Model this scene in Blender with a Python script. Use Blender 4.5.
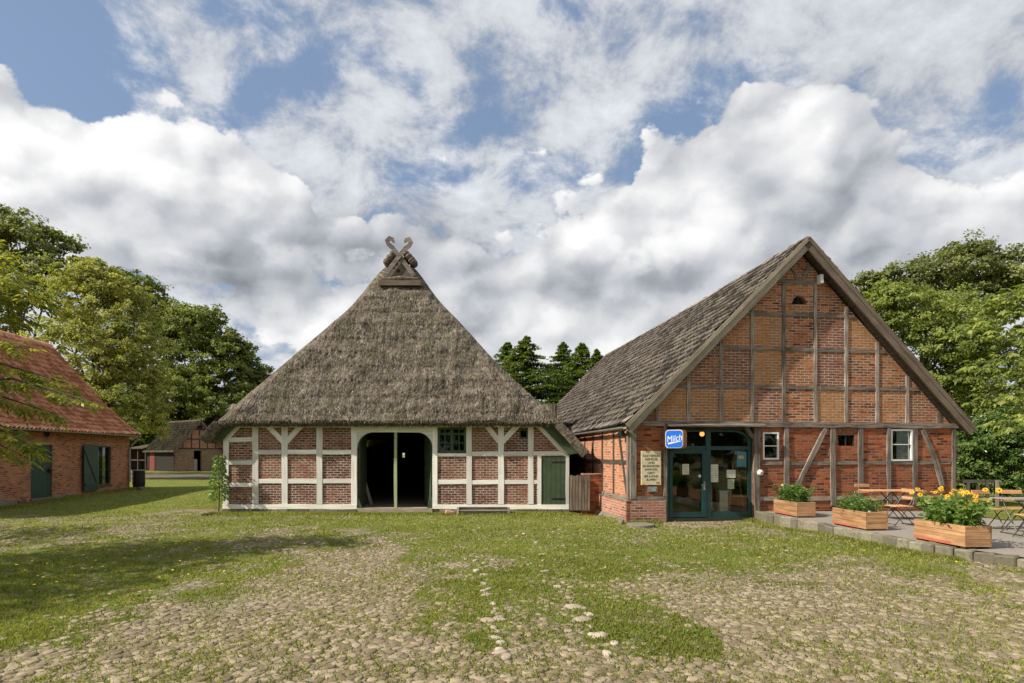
import bpy, math, random
import numpy as np
from mathutils import Vector, Matrix
for _o in list(bpy.data.objects):
    bpy.data.objects.remove(_o)
scene = bpy.context.scene
COL = scene.collection
R = math.radians
rnd = random.Random(7)
rng = np.random.default_rng(11)

# ------------------------------------------------------------------ camera
FPX, EYE, HOR = 600.0, 1.85, 454.0
cam_d = bpy.data.cameras.new("camera")
cam = bpy.data.objects.new("camera", cam_d)
COL.objects.link(cam)
cam.location = (0, 0, EYE)
cam.rotation_euler = (R(90), 0, 0)
cam_d.sensor_width = 36
cam_d.lens = 36 * FPX / 1024
cam_d.shift_y = (HOR - 341.5) / 1024
cam_d.clip_start = 0.1
cam_d.clip_end = 3000
scene.camera = cam

# ------------------------------------------------------------------ light
SUN_L = Vector((1.0, 0.36, -0.93)).normalized()       # direction the light travels
SUN_EL = math.asin(-SUN_L.z)
SUN_AZ = math.atan2(-SUN_L.x, -SUN_L.y)               # clockwise from +Y
sd = bpy.data.lights.new("sun", 'SUN')
sd.energy = 4.2
sd.angle = R(0.6)
sd.color = (1.0, 0.93, 0.82)
sun = bpy.data.objects.new("sun", sd)
COL.objects.link(sun)
sun.rotation_euler = SUN_L.to_track_quat('-Z', 'Y').to_euler()
sun.location = (-30, -10, 40)

scene.view_settings.view_transform = 'Standard'
scene.view_settings.look = 'None'
scene.view_settings.gamma = 1
scene.view_settings.exposure = 0.72
scene.view_settings.use_curve_mapping = False
scene.render.engine = 'CYCLES'
scene.cycles.use_denoising = True
scene.cycles.max_bounces = 6
scene.cycles.transparent_max_bounces = 8

# ------------------------------------------------------------------ node helper
class NT:
    def __init__(s, tree):
        s.t = tree; s.n = tree.nodes; s.l = tree.links
    def node(s, typ, **kw):
        n = s.n.new(typ)
        for k, v in kw.items():
            setattr(n, k, v)
        return n
    def put(s, sock, v):
        if v is None: return
        if isinstance(v, bpy.types.NodeSocket): s.l.new(v, sock)
        else:
            if hasattr(sock, 'default_value'):
                dv = sock.default_value
                if hasattr(dv, '__len__') and not hasattr(v, '__len__'):
                    v = (v,) * len(dv)
                if hasattr(dv, '__len__') and len(dv) == 4 and len(v) == 3:
                    v = tuple(v) + (1,)
                sock.default_value = v
    def math(s, op, a, b=None, c=None, clamp=False):
        n = s.node('ShaderNodeMath', operation=op); n.use_clamp = clamp
        s.put(n.inputs[0], a)
        if b is not None: s.put(n.inputs[1], b)
        if c is not None: s.put(n.inputs[2], c)
        return n.outputs[0]
    def vmath(s, op, a, b=None, scale=None):
        n = s.node('ShaderNodeVectorMath', operation=op)
        s.put(n.inputs[0], a)
        if b is not None: s.put(n.inputs[1], b)
        if scale is not None: s.put(n.inputs['Scale'], scale)
        return n.outputs['Value'] if op in ('LENGTH', 'DOT_PRODUCT', 'DISTANCE') else n.outputs[0]
    def mix(s, f, a, b, blend='MIX'):
        n = s.node('ShaderNodeMix', data_type='RGBA', blend_type=blend)
        s.put(n.inputs[0], f); s.put(n.inputs[6], a); s.put(n.inputs[7], b)
        return n.outputs[2]
    def ramp(s, v, lo, hi, a=0.0, b=1.0, smooth=True):
        n = s.node('ShaderNodeMapRange', interpolation_type='SMOOTHSTEP' if smooth else 'LINEAR')
        s.put(n.inputs[0], v); s.put(n.inputs[1], lo); s.put(n.inputs[2], hi); s.put(n.inputs[3], a); s.put(n.inputs[4], b)
        return n.outputs[0]
    def noise(s, vec, scale, detail=4, rough=0.55, dist=0.0, col=False, dim='3D'):
        n = s.node('ShaderNodeTexNoise', noise_dimensions=dim)
        s.put(n.inputs['Vector'], vec); s.put(n.inputs['Scale'], scale); s.put(n.inputs['Detail'], detail)
        s.put(n.inputs['Roughness'], rough); s.put(n.inputs['Distortion'], dist)
        return n.outputs[1] if col else n.outputs[0]
    def vscale(s, vec, sc):
        n = s.node('ShaderNodeVectorMath', operation='MULTIPLY')
        s.put(n.inputs[0], vec); n.inputs[1].default_value = sc
        return n.outputs[0]
    def attr(s, name):
        n = s.node('ShaderNodeAttribute', attribute_name=name)
        return n.outputs['Fac']
    def comb(s, x, y, z):
        n = s.node('ShaderNodeCombineXYZ')
        s.put(n.inputs[0], x); s.put(n.inputs[1], y); s.put(n.inputs[2], z)
        return n.outputs[0]

# ------------------------------------------------------------------ world: sky with broken cloud
world = bpy.data.worlds.new("World")
scene.world = world
world.use_nodes = True
wt = NT(world.node_tree)
for n in list(wt.n): wt.n.remove(n)
SKY_STRENGTH = 0.1
sky = wt.node('ShaderNodeTexSky', sky_type='NISHITA')
sky.sun_disc = False
sky.sun_elevation = SUN_EL
sky.sun_rotation = SUN_AZ
sky.altitude = 50; sky.air_density = 1.0; sky.dust_density = 1.2; sky.ozone_density = 1.5
tc = wt.node('ShaderNodeTexCoord')
dirv = wt.vmath('NORMALIZE', tc.outputs['Generated'])
sx = wt.node('ShaderNodeSeparateXYZ'); wt.put(sx.inputs[0], dirv)
X_, Y_, Z_ = sx.outputs
az = wt.math('ARCTAN2', X_, Y_)
el = wt.math('ARCSINE', Z_)
den = wt.math('ADD', wt.math('MAXIMUM', Z_, 0.0), 0.42)
P = wt.comb(wt.math('DIVIDE', X_, den), wt.math('DIVIDE', Y_, den), 0.0)     # cloud-deck coordinates
# warped angular coordinates for the big shapes
wn = wt.noise(dirv, 3.4, 7, 0.62, col=True)
wv = wt.vmath('SUBTRACT', wn, (0.5, 0.5, 0.5))
ang = wt.vmath('ADD', wt.comb(az, el, 0.0), wt.vscale(wv, (0.30, 0.22, 0.0)))
angs = wt.vmath('ADD', wt.comb(az, el, 0.0), wt.vscale(wv, (0.10, 0.10, 0.0)))
def ae(px, py):
    a = math.atan((px - 512) / FPX)
    return a, math.atan((HOR - py) / FPX * math.cos(a))
def blob(px, py, rx, ry, rot=0, src=None, hard=1.0):
    a, e = ae(px, py)
    v = wt.vmath('SUBTRACT', src or ang, (a, e, 0))
    if rot:
        n = wt.node('ShaderNodeVectorRotate', rotation_type='Z_AXIS')
        wt.put(n.inputs['Vector'], v); n.inputs['Angle'].default_value = R(rot)
        v = n.outputs[0]
    v = wt.vscale(v, (FPX / rx, FPX / ry, 0))
    return wt.ramp(wt.vmath('LENGTH', v), 1.25 * hard + (1 - hard), 0.25 * hard + (1 - hard) * .9)
def summed(lst, src=None, hard=1.0):
    tot = None
    for (w, *b) in lst:
        t = wt.math('MULTIPLY', blob(*b, src=src, hard=hard), w)
        tot = t if tot is None else wt.math('ADD', tot, t)
    return tot
# high thin layer: present nearly everywhere, torn open where the photo is blue
holes = summed([(1.0, 20, 55, 100, 80), (.62, 165, 170, 120, 26, -42), (.66, 680, 150, 70, 48), (.5, 700, 185, 60, 30, 40), (.35, 560, 175, 50, 26),
                (.45, 245, 25, 50, 20), (.4, 300, 75, 80, 20, -25), (.42, 480, 125, 55, 20), (.4, 830, 190, 90, 26, 20), (.38, 545, 18, 34, 14), (.3, 750, 90, 60, 20), (.3, 400, 70, 50, 14, 20),
                (.75, 512, 282, 24, 15), (.45, 440, 175, 60, 30), (.35, 970, 130, 60, 30)])
nf = wt.noise(wt.vscale(P, (1.0, 1.0, 1)), 6.0, 8, 0.66, 0.25)
thin = wt.math('SUBTRACT', wt.math('ADD', wt.math('MULTIPLY', wt.math('SUBTRACT', nf, .5), 1.5), 0.65), wt.math('MULTIPLY', holes, 0.46))
a_thin = wt.ramp(thin, 0.36, 0.70)
# cumulus
cum = summed([(1, 745, 235, 120, 120), (1, 800, 160, 85, 70), (.9, 640, 255, 90, 70), (.9, 570, 330, 110, 70), (.8, 930, 240, 130, 80),
              (1, 80, 215, 190, 72, -22), (1, 240, 250, 140, 62), (.55, 395, 235, 80, 40), (.9, 300, 330, 90, 40), (.9, 440, 300, 120, 70), (.6, 20, 130, 90, 50),
              (.6, 820, 300, 240, 60)], src=angs)
Dc = wt.vscale(dirv, (1, 1, 1.3))
def puffs(v, scale):
    n = wt.node('ShaderNodeTexVoronoi'); n.feature = 'SMOOTH_F1'; n.inputs['Smoothness'].default_value = .35; n.inputs['Scale'].default_value = scale
    wt.put(n.inputs['Vector'], v); return n.outputs['Distance']
def dens(v):
    b = wt.noise(v, 5.0, 3.5, 0.50, 0.0)
    return wt.math('ADD', b, wt.math('MULTIPLY', wt.math('SUBTRACT', .42, puffs(v, 15.0)), .42))
warp = wt.vscale(wt.vmath('SUBTRACT', wt.noise(Dc, 13, 6, .62, col=True), (.5, .5, .5)), (.075, .075, .075))
Dw = wt.vmath('ADD', Dc, warp)
nb = dens(Dw)
cumd = wt.math('ADD', cum, wt.math('MULTIPLY', wt.math('SUBTRACT', nb, 0.5), 2.0))
a_cum = wt.ramp(cumd, 0.42, 0.54)
# shading: difference of density towards the sun, grey bases
off = wt.vmath('ADD', Dw, (-0.018, 0, 0.026))
nb2 = dens(off)
relief = wt.math('SUBTRACT', nb, nb2)
soft = wt.noise(Dc, 3.0, 5, 0.55)
dark = summed([(1.0, 300, 262, 170, 52, -12), (.7, 455, 262, 70, 60), (.8, 180, 200, 120, 30, -12), (.55, 760, 205, 40, 40), (.5, 860, 215, 70, 45), (.5, 620, 290, 90, 36),
               (.45, 900, 90, 190, 90), (.5, 560, 300, 50, 60), (.5, 900, 270, 160, 40), (.45, 440, 350, 120, 30)], src=angs)
light = summed([(1, 795, 135, 48, 42), (1, 700, 225, 60, 38), (.8, 600, 245, 50, 25), (.9, 60, 150, 120, 34, -20), (.8, 230, 205, 70, 34), (.6, 400, 190, 50, 24),
                (.6, 940, 200, 60, 26), (.6, 250, 335, 40, 22), (.6, 545, 330, 70, 30), (.4, 300, 120, 80, 50, -30)], src=angs)
val = wt.math('ADD', 0.60, wt.math('MULTIPLY', relief, 1.25))
val = wt.math('ADD', val, wt.math('MULTIPLY', wt.math('SUBTRACT', soft, 0.5), 0.55))
val = wt.math('SUBTRACT', val, wt.math('MULTIPLY', dark, 0.30))
val = wt.math('ADD', val, wt.math('MULTIPLY', light, 0.30))
val = wt.ramp(val, 0.0, 1.0, 0.26, 0.88, smooth=False)
ccol = wt.mix(wt.ramp(val, 0.3, 0.8), (0.85, 0.90, 1.0), (0.995, 0.995, 1.0))
CL = 7.4
ccol = wt.vmath('SCALE', ccol, scale=wt.math('MULTIPLY', val, CL))
tval = wt.math('ADD', 0.60, wt.math('MULTIPLY', wt.math('SUBTRACT', nf, 0.5), 1.1))
tval = wt.math('SUBTRACT', tval, wt.math('MULTIPLY', dark, 0.16))
tcol = wt.vmath('SCALE', wt.mix(0.5, (0.86, 0.92, 1.0), (0.98, 0.97, 0.99)), scale=wt.math('MULTIPLY', tval, CL))
skyc = wt.mix(0.65, wt.mix(1.0, sky.outputs[0], (1.0, .95, .9), 'MULTIPLY'), (1.45, 2.05, 3.15))
c1 = wt.mix(wt.math('MULTIPLY', a_thin, 0.90), skyc, tcol)
c2 = wt.mix(a_cum, c1, ccol)
# below the horizon the clouds end
below = wt.ramp(Z_, -0.02, 0.0)
c3 = wt.mix(below, (1.2, 1.3, 1.1), c2)
bg = wt.node('ShaderNodeBackground')
wt.put(bg.inputs[0], c3); bg.inputs[1].default_value = SKY_STRENGTH
wo = wt.node('ShaderNodeOutputWorld')
wt.l.new(bg.outputs[0], wo.inputs[0])
world.cycles.sampling_method = 'MANUAL'
world.cycles.sample_map_resolution = 512

# ------------------------------------------------------------------ numpy noise
def _hash(ix, iy, seed):
    h = (ix.astype(np.int64) * 374761393 + iy.astype(np.int64) * 668265263 + seed * 974634777) & 0xffffffff
    h = ((h ^ (h >> 13)) * 1274126177) & 0xffffffff
    return ((h ^ (h >> 16)) & 0xffff) / 65535.0
def vnoise(x, y, seed=0):
    x = np.asarray(x, float); y = np.asarray(y, float)
    ix = np.floor(x); iy = np.floor(y); fx = x - ix; fy = y - iy
    fx = fx * fx * (3 - 2 * fx); fy = fy * fy * (3 - 2 * fy)
    a = _hash(ix, iy, seed); b = _hash(ix + 1, iy, seed); c = _hash(ix, iy + 1, seed); d = _hash(ix + 1, iy + 1, seed)
    return (a * (1 - fx) + b * fx) * (1 - fy) + (c * (1 - fx) + d * fx) * fy
def fbm(x, y, seed=0, oct=4):
    t = 0; a = 0.5; s = 0
    for k in range(oct):
        t = t + a * vnoise(np.asarray(x) * 2 ** k, np.asarray(y) * 2 ** k, seed + k * 17); s += a; a *= .5
    return t / s

# ------------------------------------------------------------------ object helpers
def tag(o, label=None, cat=None, group=None, kind=None):
    if label: o['label'] = label
    if cat: o['category'] = cat
    if group: o['group'] = group
    if kind: o['kind'] = kind
    return o
def thing(name, label, cat, loc=(0, 0, 0), rotz=0, group=None):
    o = bpy.data.objects.new(name, None)
    COL.objects.link(o)
    o.empty_display_size = 0.3
    o.location = loc; o.rotation_euler = (0, 0, rotz)
    return tag(o, label, cat, group)
def dup(root, loc, rotz, label=None, group=None):
    r = root.copy(); COL.objects.link(r); r.location = loc; r.rotation_euler = (0, 0, rotz)
    if label: r['label'] = label
    if group: r['group'] = group
    for ch in list(root.children):
        c = ch.copy(); COL.objects.link(c); c.parent = r
        for g in ch.children:
            d = g.copy(); COL.objects.link(d); d.parent = c
    return r
class MB:
    def __init__(s):
        s.v = []; s.f = []; s.uv = []; s.tint = []; s.mi = []
    def poly(s, pts, uv=None, tint=0.5, mi=0):
        b = len(s.v); s.v += [tuple(p) for p in pts]
        s.f.append(tuple(range(b, b + len(pts)))); s.uv.append(uv); s.tint.append(tint); s.mi.append(mi)
    def box(s, x0, x1, y0, y1, z0, z1, tint=0.5, mi=0, M=None, jit=0, long=None):
        c = [[x, y, z] for x in (x0, x1) for y in (y0, y1) for z in (z0, z1)]
        if jit: c = [[a + rnd.uniform(-jit, jit) for a in p] for p in c]
        q = c
        if M is not None: c = [tuple(M @ Vector(p)) for p in c]
        for idx in ((0, 1, 3, 2), (4, 6, 7, 5), (0, 4, 5, 1), (2, 3, 7, 6), (0, 2, 6, 4), (1, 5, 7, 3)):
            uv = None
            if long is not None:
                # u along the long axis
                o = [k for k in range(3) if k != long]
                P_ = [q[i] for i in idx]
                ext = [max(p[k] for p in P_) - min(p[k] for p in P_) for k in o]
                k = o[0] if ext[0] > ext[1] else o[1]
                uv = [(p[long], p[k] + (x0 + y0 + z0) * 3.7) for p in P_]
            s.poly([c[i] for i in idx], uv, tint, mi)
    def prism(s, pts, y0, y1, axis='y', tint=0.5, mi=0):
        """2-D outline (counter-clockwise) extruded along an axis"""
        def m(p, d):
            if axis == 'y': return (p[0], d, p[1])
            if axis == 'x': return (d, p[0], p[1])
            return (p[0], p[1], d)
        n = len(pts)
        s.poly([m(p, y0) for p in pts], None, tint, mi)
        s.poly([m(p, y1) for p in reversed(pts)], None, tint, mi)
        for i in range(n):
            a, b = pts[i], pts[(i + 1) % n]
            s.poly([m(a, y0), m(a, y1), m(b, y1), m(b, y0)], None, tint, mi)
    def tube(s, path, rad, seg=8, tint=0.5, cap=True, mi=0):
        path = [Vector(p) for p in path]
        if not hasattr(rad, '__len__'): rad = [rad] * len(path)
        rings = []; L = 0
        up = Vector((0.13, 0.21, 1)).normalized()
        for i, p in enumerate(path):
            a = path[max(i - 1, 0)]; b = path[min(i + 1, len(path) - 1)]
            d = (b - a).normalized()
            r = d.cross(up)
            if r.length < .1: r = d.cross(Vector((1, 0, 0)))
            r.normalize(); q = d.cross(r).normalized()
            if i: L += (p - path[i - 1]).length
            rings.append(([tuple(p + (r * math.cos(t) + q * math.sin(t)) * rad[i]) for t in [2 * math.pi * k / seg for k in range(seg)]], L))
        for i in range(len(rings) - 1):
            A, la = rings[i]; B, lb = rings[i + 1]
            for k in range(seg):
                k2 = (k + 1) % seg
                w = rad[i] * 6.28 / seg
                s.poly([A[k], A[k2], B[k2], B[k]], [(la, k * w), (la, (k + 1) * w), (lb, (k + 1) * w), (lb, k * w)], tint, mi)
        if cap:
            s.poly(list(reversed(rings[0][0])), None, tint, mi); s.poly(rings[-1][0], None, tint, mi)
    def ribbon(s, path, widths, y0, y1, tint=.5, mi=0):
        """flat board following a 2-D path in x/z, thick in y"""
        L, Rr = [], []
        for i, p in enumerate(path):
            a = path[max(i - 1, 0)]; b = path[min(i + 1, len(path) - 1)]
            dx, dz = b[0] - a[0], b[1] - a[1]; n = math.hypot(dx, dz) or 1
            nx, nz = -dz / n, dx / n; w = widths[i] / 2
            L.append((p[0] + nx * w, p[1] + nz * w)); Rr.append((p[0] - nx * w, p[1] - nz * w))
        for i in range(len(path) - 1):
            a, b, c, d = L[i], L[i + 1], Rr[i + 1], Rr[i]
            s.poly([(a[0], y0, a[1]), (b[0], y0, b[1]), (c[0], y0, c[1]), (d[0], y0, d[1])], None, tint, mi)
            s.poly([(d[0], y1, d[1]), (c[0], y1, c[1]), (b[0], y1, b[1]), (a[0], y1, a[1])], None, tint, mi)
            s.poly([(a[0], y0, a[1]), (a[0], y1, a[1]), (b[0], y1, b[1]), (b[0], y0, b[1])], None, tint, mi)
            s.poly([(d[0], y1, d[1]), (d[0], y0, d[1]), (c[0], y0, c[1]), (c[0], y1, c[1])], None, tint, mi)
        for i in (0, -1):
            s.poly([(L[i][0], y0, L[i][1]), (Rr[i][0], y0, Rr[i][1]), (Rr[i][0], y1, Rr[i][1]), (L[i][0], y1, L[i][1])], None, tint, mi)
    def build(s, name, mats, parent=None, bevel=0, smooth=False):
        me = bpy.data.meshes.new(name)
        me.from_pydata(s.v, [], s.f)
        if not isinstance(mats, (list, tuple)): mats = [mats]
        for m in mats: me.materials.append(m)
        uvl = me.uv_layers.new(name="UVMap")
        at = me.attributes.new("tint", 'FLOAT', 'FACE')
        at.data.foreach_set('value', s.tint)
        me.polygons.foreach_set('material_index', s.mi)
        k = 0
        for fi, f in enumerate(s.f):
            uv = s.uv[fi]
            if uv is None:
                P_ = [s.v[i] for i in f]
                a = Vector(P_[1]) - Vector(P_[0]); b = Vector(P_[2]) - Vector(P_[0])
                n = a.cross(b); ax = max(range(3), key=lambda q: abs(n[q]))
                uv = [((p[1], p[2]), (p[0], p[2]), (p[0], p[1]))[ax] for p in P_]
            for q in uv:
                uvl.data[k].uv = q; k += 1
        me.update()
        if smooth: me.shade_smooth()
        o = bpy.data.objects.new(name, me); COL.objects.link(o)
        if parent: o.parent = parent
        if bevel:
            import bmesh
            bm = bmesh.new(); bm.from_mesh(me); bmesh.ops.remove_doubles(bm, verts=bm.verts, dist=1e-5)
            bmesh.ops.recalc_face_normals(bm, faces=bm.faces)
            bmesh.ops.bevel(bm, geom=[e for e in bm.edges if e.is_manifold and e.calc_face_angle(0) > .5], offset=bevel, segments=1, affect='EDGES')
            bm.to_mesh(me); bm.free()
        return o
def mesh_np(name, V, F, mats, parent=None, tint=None, smooth=False, uv=None, mi=None):
    V = np.asarray(V, np.float32); F = np.asarray(F, np.int32); n, k = F.shape
    me = bpy.data.meshes.new(name)
    me.vertices.add(len(V)); me.vertices.foreach_set('co', V.ravel())
    me.loops.add(n * k); me.loops.foreach_set('vertex_index', F.ravel())
    me.polygons.add(n); me.polygons.foreach_set('loop_start', np.arange(0, n * k, k, dtype=np.int32))
    me.polygons.foreach_set('loop_total', np.full(n, k, np.int32))
    if not isinstance(mats, (list, tuple)): mats = [mats]
    for m in mats: me.materials.append(m)
    if mi is not None: me.polygons.foreach_set('material_index', np.asarray(mi, np.int32))
    me.update(calc_edges=True)
    if tint is not None:
        tint = np.asarray(tint, np.float32)
        at = me.attributes.new("tint", 'FLOAT', 'POINT' if len(tint) == len(V) else 'FACE')
        at.data.foreach_set('value', tint)
    if uv is not None:
        ul = me.uv_layers.new(name="UVMap")
        ul.data.foreach_set('uv', np.asarray(uv, np.float32)[F.ravel()].ravel())
    if smooth: me.shade_smooth()
    me.validate()
    o = bpy.data.objects.new(name, me); COL.objects.link(o)
    if parent: o.parent = parent
    return o
def grid_faces(nu, nv):
    i = np.arange(nu - 1)[:, None] * nv + np.arange(nv - 1)[None, :]
    i = i.ravel()
    return np.stack([i, i + nv, i + nv + 1, i + 1], 1)

# ------------------------------------------------------------------ materials
def mat(name):
    m = bpy.data.materials.new(name); m.use_nodes = True
    t = NT(m.node_tree)
    b = t.n['Principled BSDF']
    return m, t, b
def uvco(t):
    return t.node('ShaderNodeTexCoord').outputs['UV']
def obco(t):
    return t.node('ShaderNodeTexCoord').outputs['Object']
def bump(t, b, h, dist=0.01, strength=1.0):
    n = t.node('ShaderNodeBump'); n.inputs['Strength'].default_value = strength; n.inputs['Distance'].default_value = dist
    t.put(n.inputs['Height'], h); t.l.new(n.outputs[0], b.inputs['Normal'])
def brick_mat(name, ca, cb, cc, mortar, dirt=0.5, rows=0.075, bw=0.25, tintcols=None, mort=0.013):
    m, t, b = mat(name)
    uv = uvco(t)
    w = t.vmath('ADD', uv, t.vscale(t.vmath('SUBTRACT', t.noise(uv, 2.0, 3, col=True), (.5, .5, .5)), (0.03, 0.035, 0)))
    w = t.vmath('ADD', w, t.vscale(t.vmath('SUBTRACT', t.noise(uv, 17.0, 2, col=True), (.5, .5, .5)), (0.018, 0.016, 0)))
    br = t.node('ShaderNodeTexBrick')
    br.offset = 0.5
    t.put(br.inputs['Vector'], w)
    t.put(br.inputs['Color1'], (0, 0, 0)); t.put(br.inputs['Color2'], (1, 1, 1)); t.put(br.inputs['Mortar'], (.5, .5, .5))
    br.inputs['Scale'].default_value = 1; br.inputs['Mortar Size'].default_value = mort; br.inputs['Mortar Smooth'].default_value = .3
    br.inputs['Brick Width'].default_value = bw; br.inputs['Row Height'].default_value = rows
    per = br.outputs['Color']
    tint = t.attr('tint')
    base = t.mix(t.ramp(per, 0.1, 0.9), ca, cb)
    base = t.mix(t.math('MULTIPLY', t.ramp(per, .22, .05), .75), base, tuple(c * .35 for c in ca))
    base = t.mix(t.math('MULTIPLY', t.ramp(per, .86, .97), .55), base, tuple(min(1, c * 1.35) for c in cb))
    n2 = t.noise(uv, 1.3, 4, .6)
    base = t.mix(t.math('MULTIPLY', t.ramp(n2, .45, .7), .75), base, cc)
    if tintcols:
        base = t.mix(t.math('MULTIPLY', t.ramp(tint, 0.45, 0.95), t.ramp(t.math('ADD', t.math('MULTIPLY', per, -.5), t.noise(uv, 4, 4, .7)), .0, .45, .25, 1)), base, t.mix(per, tintcols[1], tintcols[0]))
        base = t.mix(t.math('MULTIPLY', t.ramp(tint, 0.35, 0.0), .7), base, tintcols[2])
    # per-brick scorch and soot, horizontal weathering
    spot = t.noise(t.vscale(uv, (3.2, 11, 1)), 1.0, 5, .7)
    base = t.mix(t.math('MULTIPLY', t.ramp(spot, .52, .72), dirt), base, (0.045, 0.03, 0.025))
    pale = t.noise(t.vscale(uv, (5, 9, 1)), 1.3, 3, .7)
    base = t.mix(t.math('MULTIPLY', t.ramp(pale, .56, .76), .6), base, mortar)
    mfac = t.math('MULTIPLY', br.outputs['Fac'], t.ramp(t.noise(uv, 2.6, 4, .65), .32, .58, .25, 1))
    col = t.mix(mfac, base, mortar)
    t.put(b.inputs['Base Color'], col)
    b.inputs['Roughness'].default_value = .92
    b.inputs['Specular IOR Level'].default_value = .2
    h = t.math('ADD', t.math('MULTIPLY', br.outputs['Fac'], -1.0), t.math('MULTIPLY', t.noise(uv, 26, 4), .9))
    bump(t, b, h, .012, 1.0)
    return m
def wood_mat(name, ca, cb, cc=None, grain=1.0, rough=.85, bumpd=.006, crack=.6):
    """ca/cb alternate along the grain; cc dark cracks"""
    m, t, b = mat(name)
    uv = uvco(t)
    inf = t.node('ShaderNodeObjectInfo').outputs['Random']
    uv2 = t.vmath('ADD', uv, t.comb(t.math('MULTIPLY', inf, 31.0), t.math('MULTIPLY', inf, 17.0), 0))
    g = t.noise(t.vscale(uv2, (1.6 * grain, 26 * grain, 1)), 1.0, 5, .65)
    g2 = t.noise(uv2, 1.7, 3, .6)
    col = t.mix(t.ramp(t.math('ADD', t.math('MULTIPLY', g, .65), t.math('MULTIPLY', g2, .35)), .36, .64), ca, cb)
    if cc:
        c = t.noise(t.vscale(uv2, (1.1 * grain, 42 * grain, 1)), 1.0, 3, .5)
        col = t.mix(t.math('MULTIPLY', t.ramp(c, .57, .68), crack), col, cc)
    tint = t.attr('tint')
    col = t.mix(1.0, col, t.ramp(t.math('ADD', t.math('MULTIPLY', inf, .5), t.math('MULTIPLY', tint, .5)), 0, 1, .72, 1.28, False), 'MULTIPLY')
    t.put(b.inputs['Base Color'], col)
    b.inputs['Roughness'].default_value = rough
    b.inputs['Specular IOR Level'].default_value = .25
    bump(t, b, g, bumpd, 1.0)
    return m
def paint_mat(name, c, var=.12, rough=.55, chip=None, chipamt=.0, bumpd=.002):
    m, t, b = mat(name)
    o = obco(t)
    n = t.noise(o, 3.0, 5, .65)
    col = t.mix(t.ramp(n, .3, .7), tuple(x * (1 - var) for x in c), tuple(min(1, x * (1 + var)) for x in c))
    if chip:
        n2 = t.noise(t.vscale(o, (14, 14, 5)), 1, 5, .7)
        col = t.mix(t.math('MULTIPLY', t.ramp(n2, .58, .66), chipamt), col, chip)
    t.put(b.inputs['Base Color'], col); b.inputs['Roughness'].default_value = rough
    bump(t, b, t.noise(t.vscale(o, (30, 30, 6)), 1, 4, .6), bumpd, 1.0)
    return m
def leaf_mat(name, ca, cb, cc, trans=.35, rough=.5):
    m, t, b = mat(name)
    tint = t.attr('tint')
    col = t.mix(t.ramp(tint, 0, .5, smooth=False), ca, cb)
    col = t.mix(t.ramp(tint, .5, 1, smooth=False), col, cc)
    inf = t.node('ShaderNodeObjectInfo').outputs['Random']
    t.put(b.inputs['Base Color'], col)
    b.inputs['Roughness'].default_value = rough
    b.inputs['Specular IOR Level'].default_value = .35
    tr = t.node('ShaderNodeBsdfTranslucent')
    t.put(tr.inputs[0], t.mix(1.0, col, (1.5, 1.6, .7), 'MULTIPLY'))
    mx = t.node('ShaderNodeMixShader'); mx.inputs[0].default_value = trans
    t.l.new(b.outputs[0], mx.inputs[1]); t.l.new(tr.outputs[0], mx.inputs[2])
    t.l.new(mx.outputs[0], t.n['Material Output'].inputs[0])
    return m
def glass_mat(name, tintc=(.88, .92, .92), refl=1.0):
    m, t, b = mat(name)
    t.n.remove(b)
    gl = t.node('ShaderNodeBsdfGlossy'); gl.inputs['Roughness'].default_value = .02
    gl.inputs['Color'].default_value = (1, 1, 1, 1)
    tr = t.node('ShaderNodeBsdfTransparent'); tr.inputs[0].default_value = tintc + (1,)
    fr = t.node('ShaderNodeFresnel'); fr.inputs[0].default_value = 1.5
    bm_ = t.node('ShaderNodeBump'); bm_.inputs['Distance'].default_value = .004; bm_.inputs['Strength'].default_value = .3
    t.put(bm_.inputs['Height'], t.noise(obco(t), 2.2, 2)); t.l.new(bm_.outputs[0], gl.inputs['Normal'])
    f = t.math('MINIMUM', t.math('MULTIPLY', fr.outputs[0], refl), 1.0)
    mx = t.node('ShaderNodeMixShader')
    t.put(mx.inputs[0], f); t.l.new(tr.outputs[0], mx.inputs[1]); t.l.new(gl.outputs[0], mx.inputs[2])
    t.l.new(mx.outputs[0], t.n['Material Output'].inputs[0])
    return m
def plain_mat(name, c, rough=.6, metal=0, spec=.4):
    m, t, b = mat(name)
    n = t.noise(obco(t), 9, 4, .6)
    t.put(b.inputs['Base Color'], t.mix(t.ramp(n, .3, .7), tuple(x * .85 for x in c), tuple(min(1, x * 1.12) for x in c)))
    b.inputs['Roughness'].default_value = rough; b.inputs['Metallic'].default_value = metal
    b.inputs['Specular IOR Level'].default_value = spec
    return m

M = {}
M['brick_old'] = brick_mat('brick_old', (.24, .06, .026), (.46, .13, .045), (.18, .05, .026), (.28, .19, .13), dirt=.8, rows=.078)
M['brick_gable'] = brick_mat('brick_gable', (.24, .075, .035), (.46, .17, .065), (.22, .085, .045), (.50, .40, .30), dirt=.65, rows=.078,
                             tintcols=((.52, .28, .09), (.38, .16, .055), (.20, .085, .065)))
M['brick_side'] = brick_mat('brick_side', (.40, .15, .075), (.54, .22, .11), (.34, .13, .075), (.48, .37, .28), dirt=.3, rows=.078)
M['brick_new'] = brick_mat('brick_new', (.15, .058, .042), (.30, .115, .072), (.20, .08, .055), (.43, .355, .28), dirt=.5, rows=.080, bw=.21, mort=.016,
             tintcols=((.30, .12, .06), (.20, .085, .05), (.10, .035, .028)))
M['brick_red'] = brick_mat('brick_red', (.32, .11, .055), (.52, .21, .10), (.37, .16, .09), (.42, .31, .21), dirt=.55, rows=.08)
M['brick_plinth'] = brick_mat('brick_plinth', (.36, .13, .08), (.46, .19, .12), (.42, .24, .17), (.46, .38, .32), dirt=.2, rows=.075)
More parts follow.
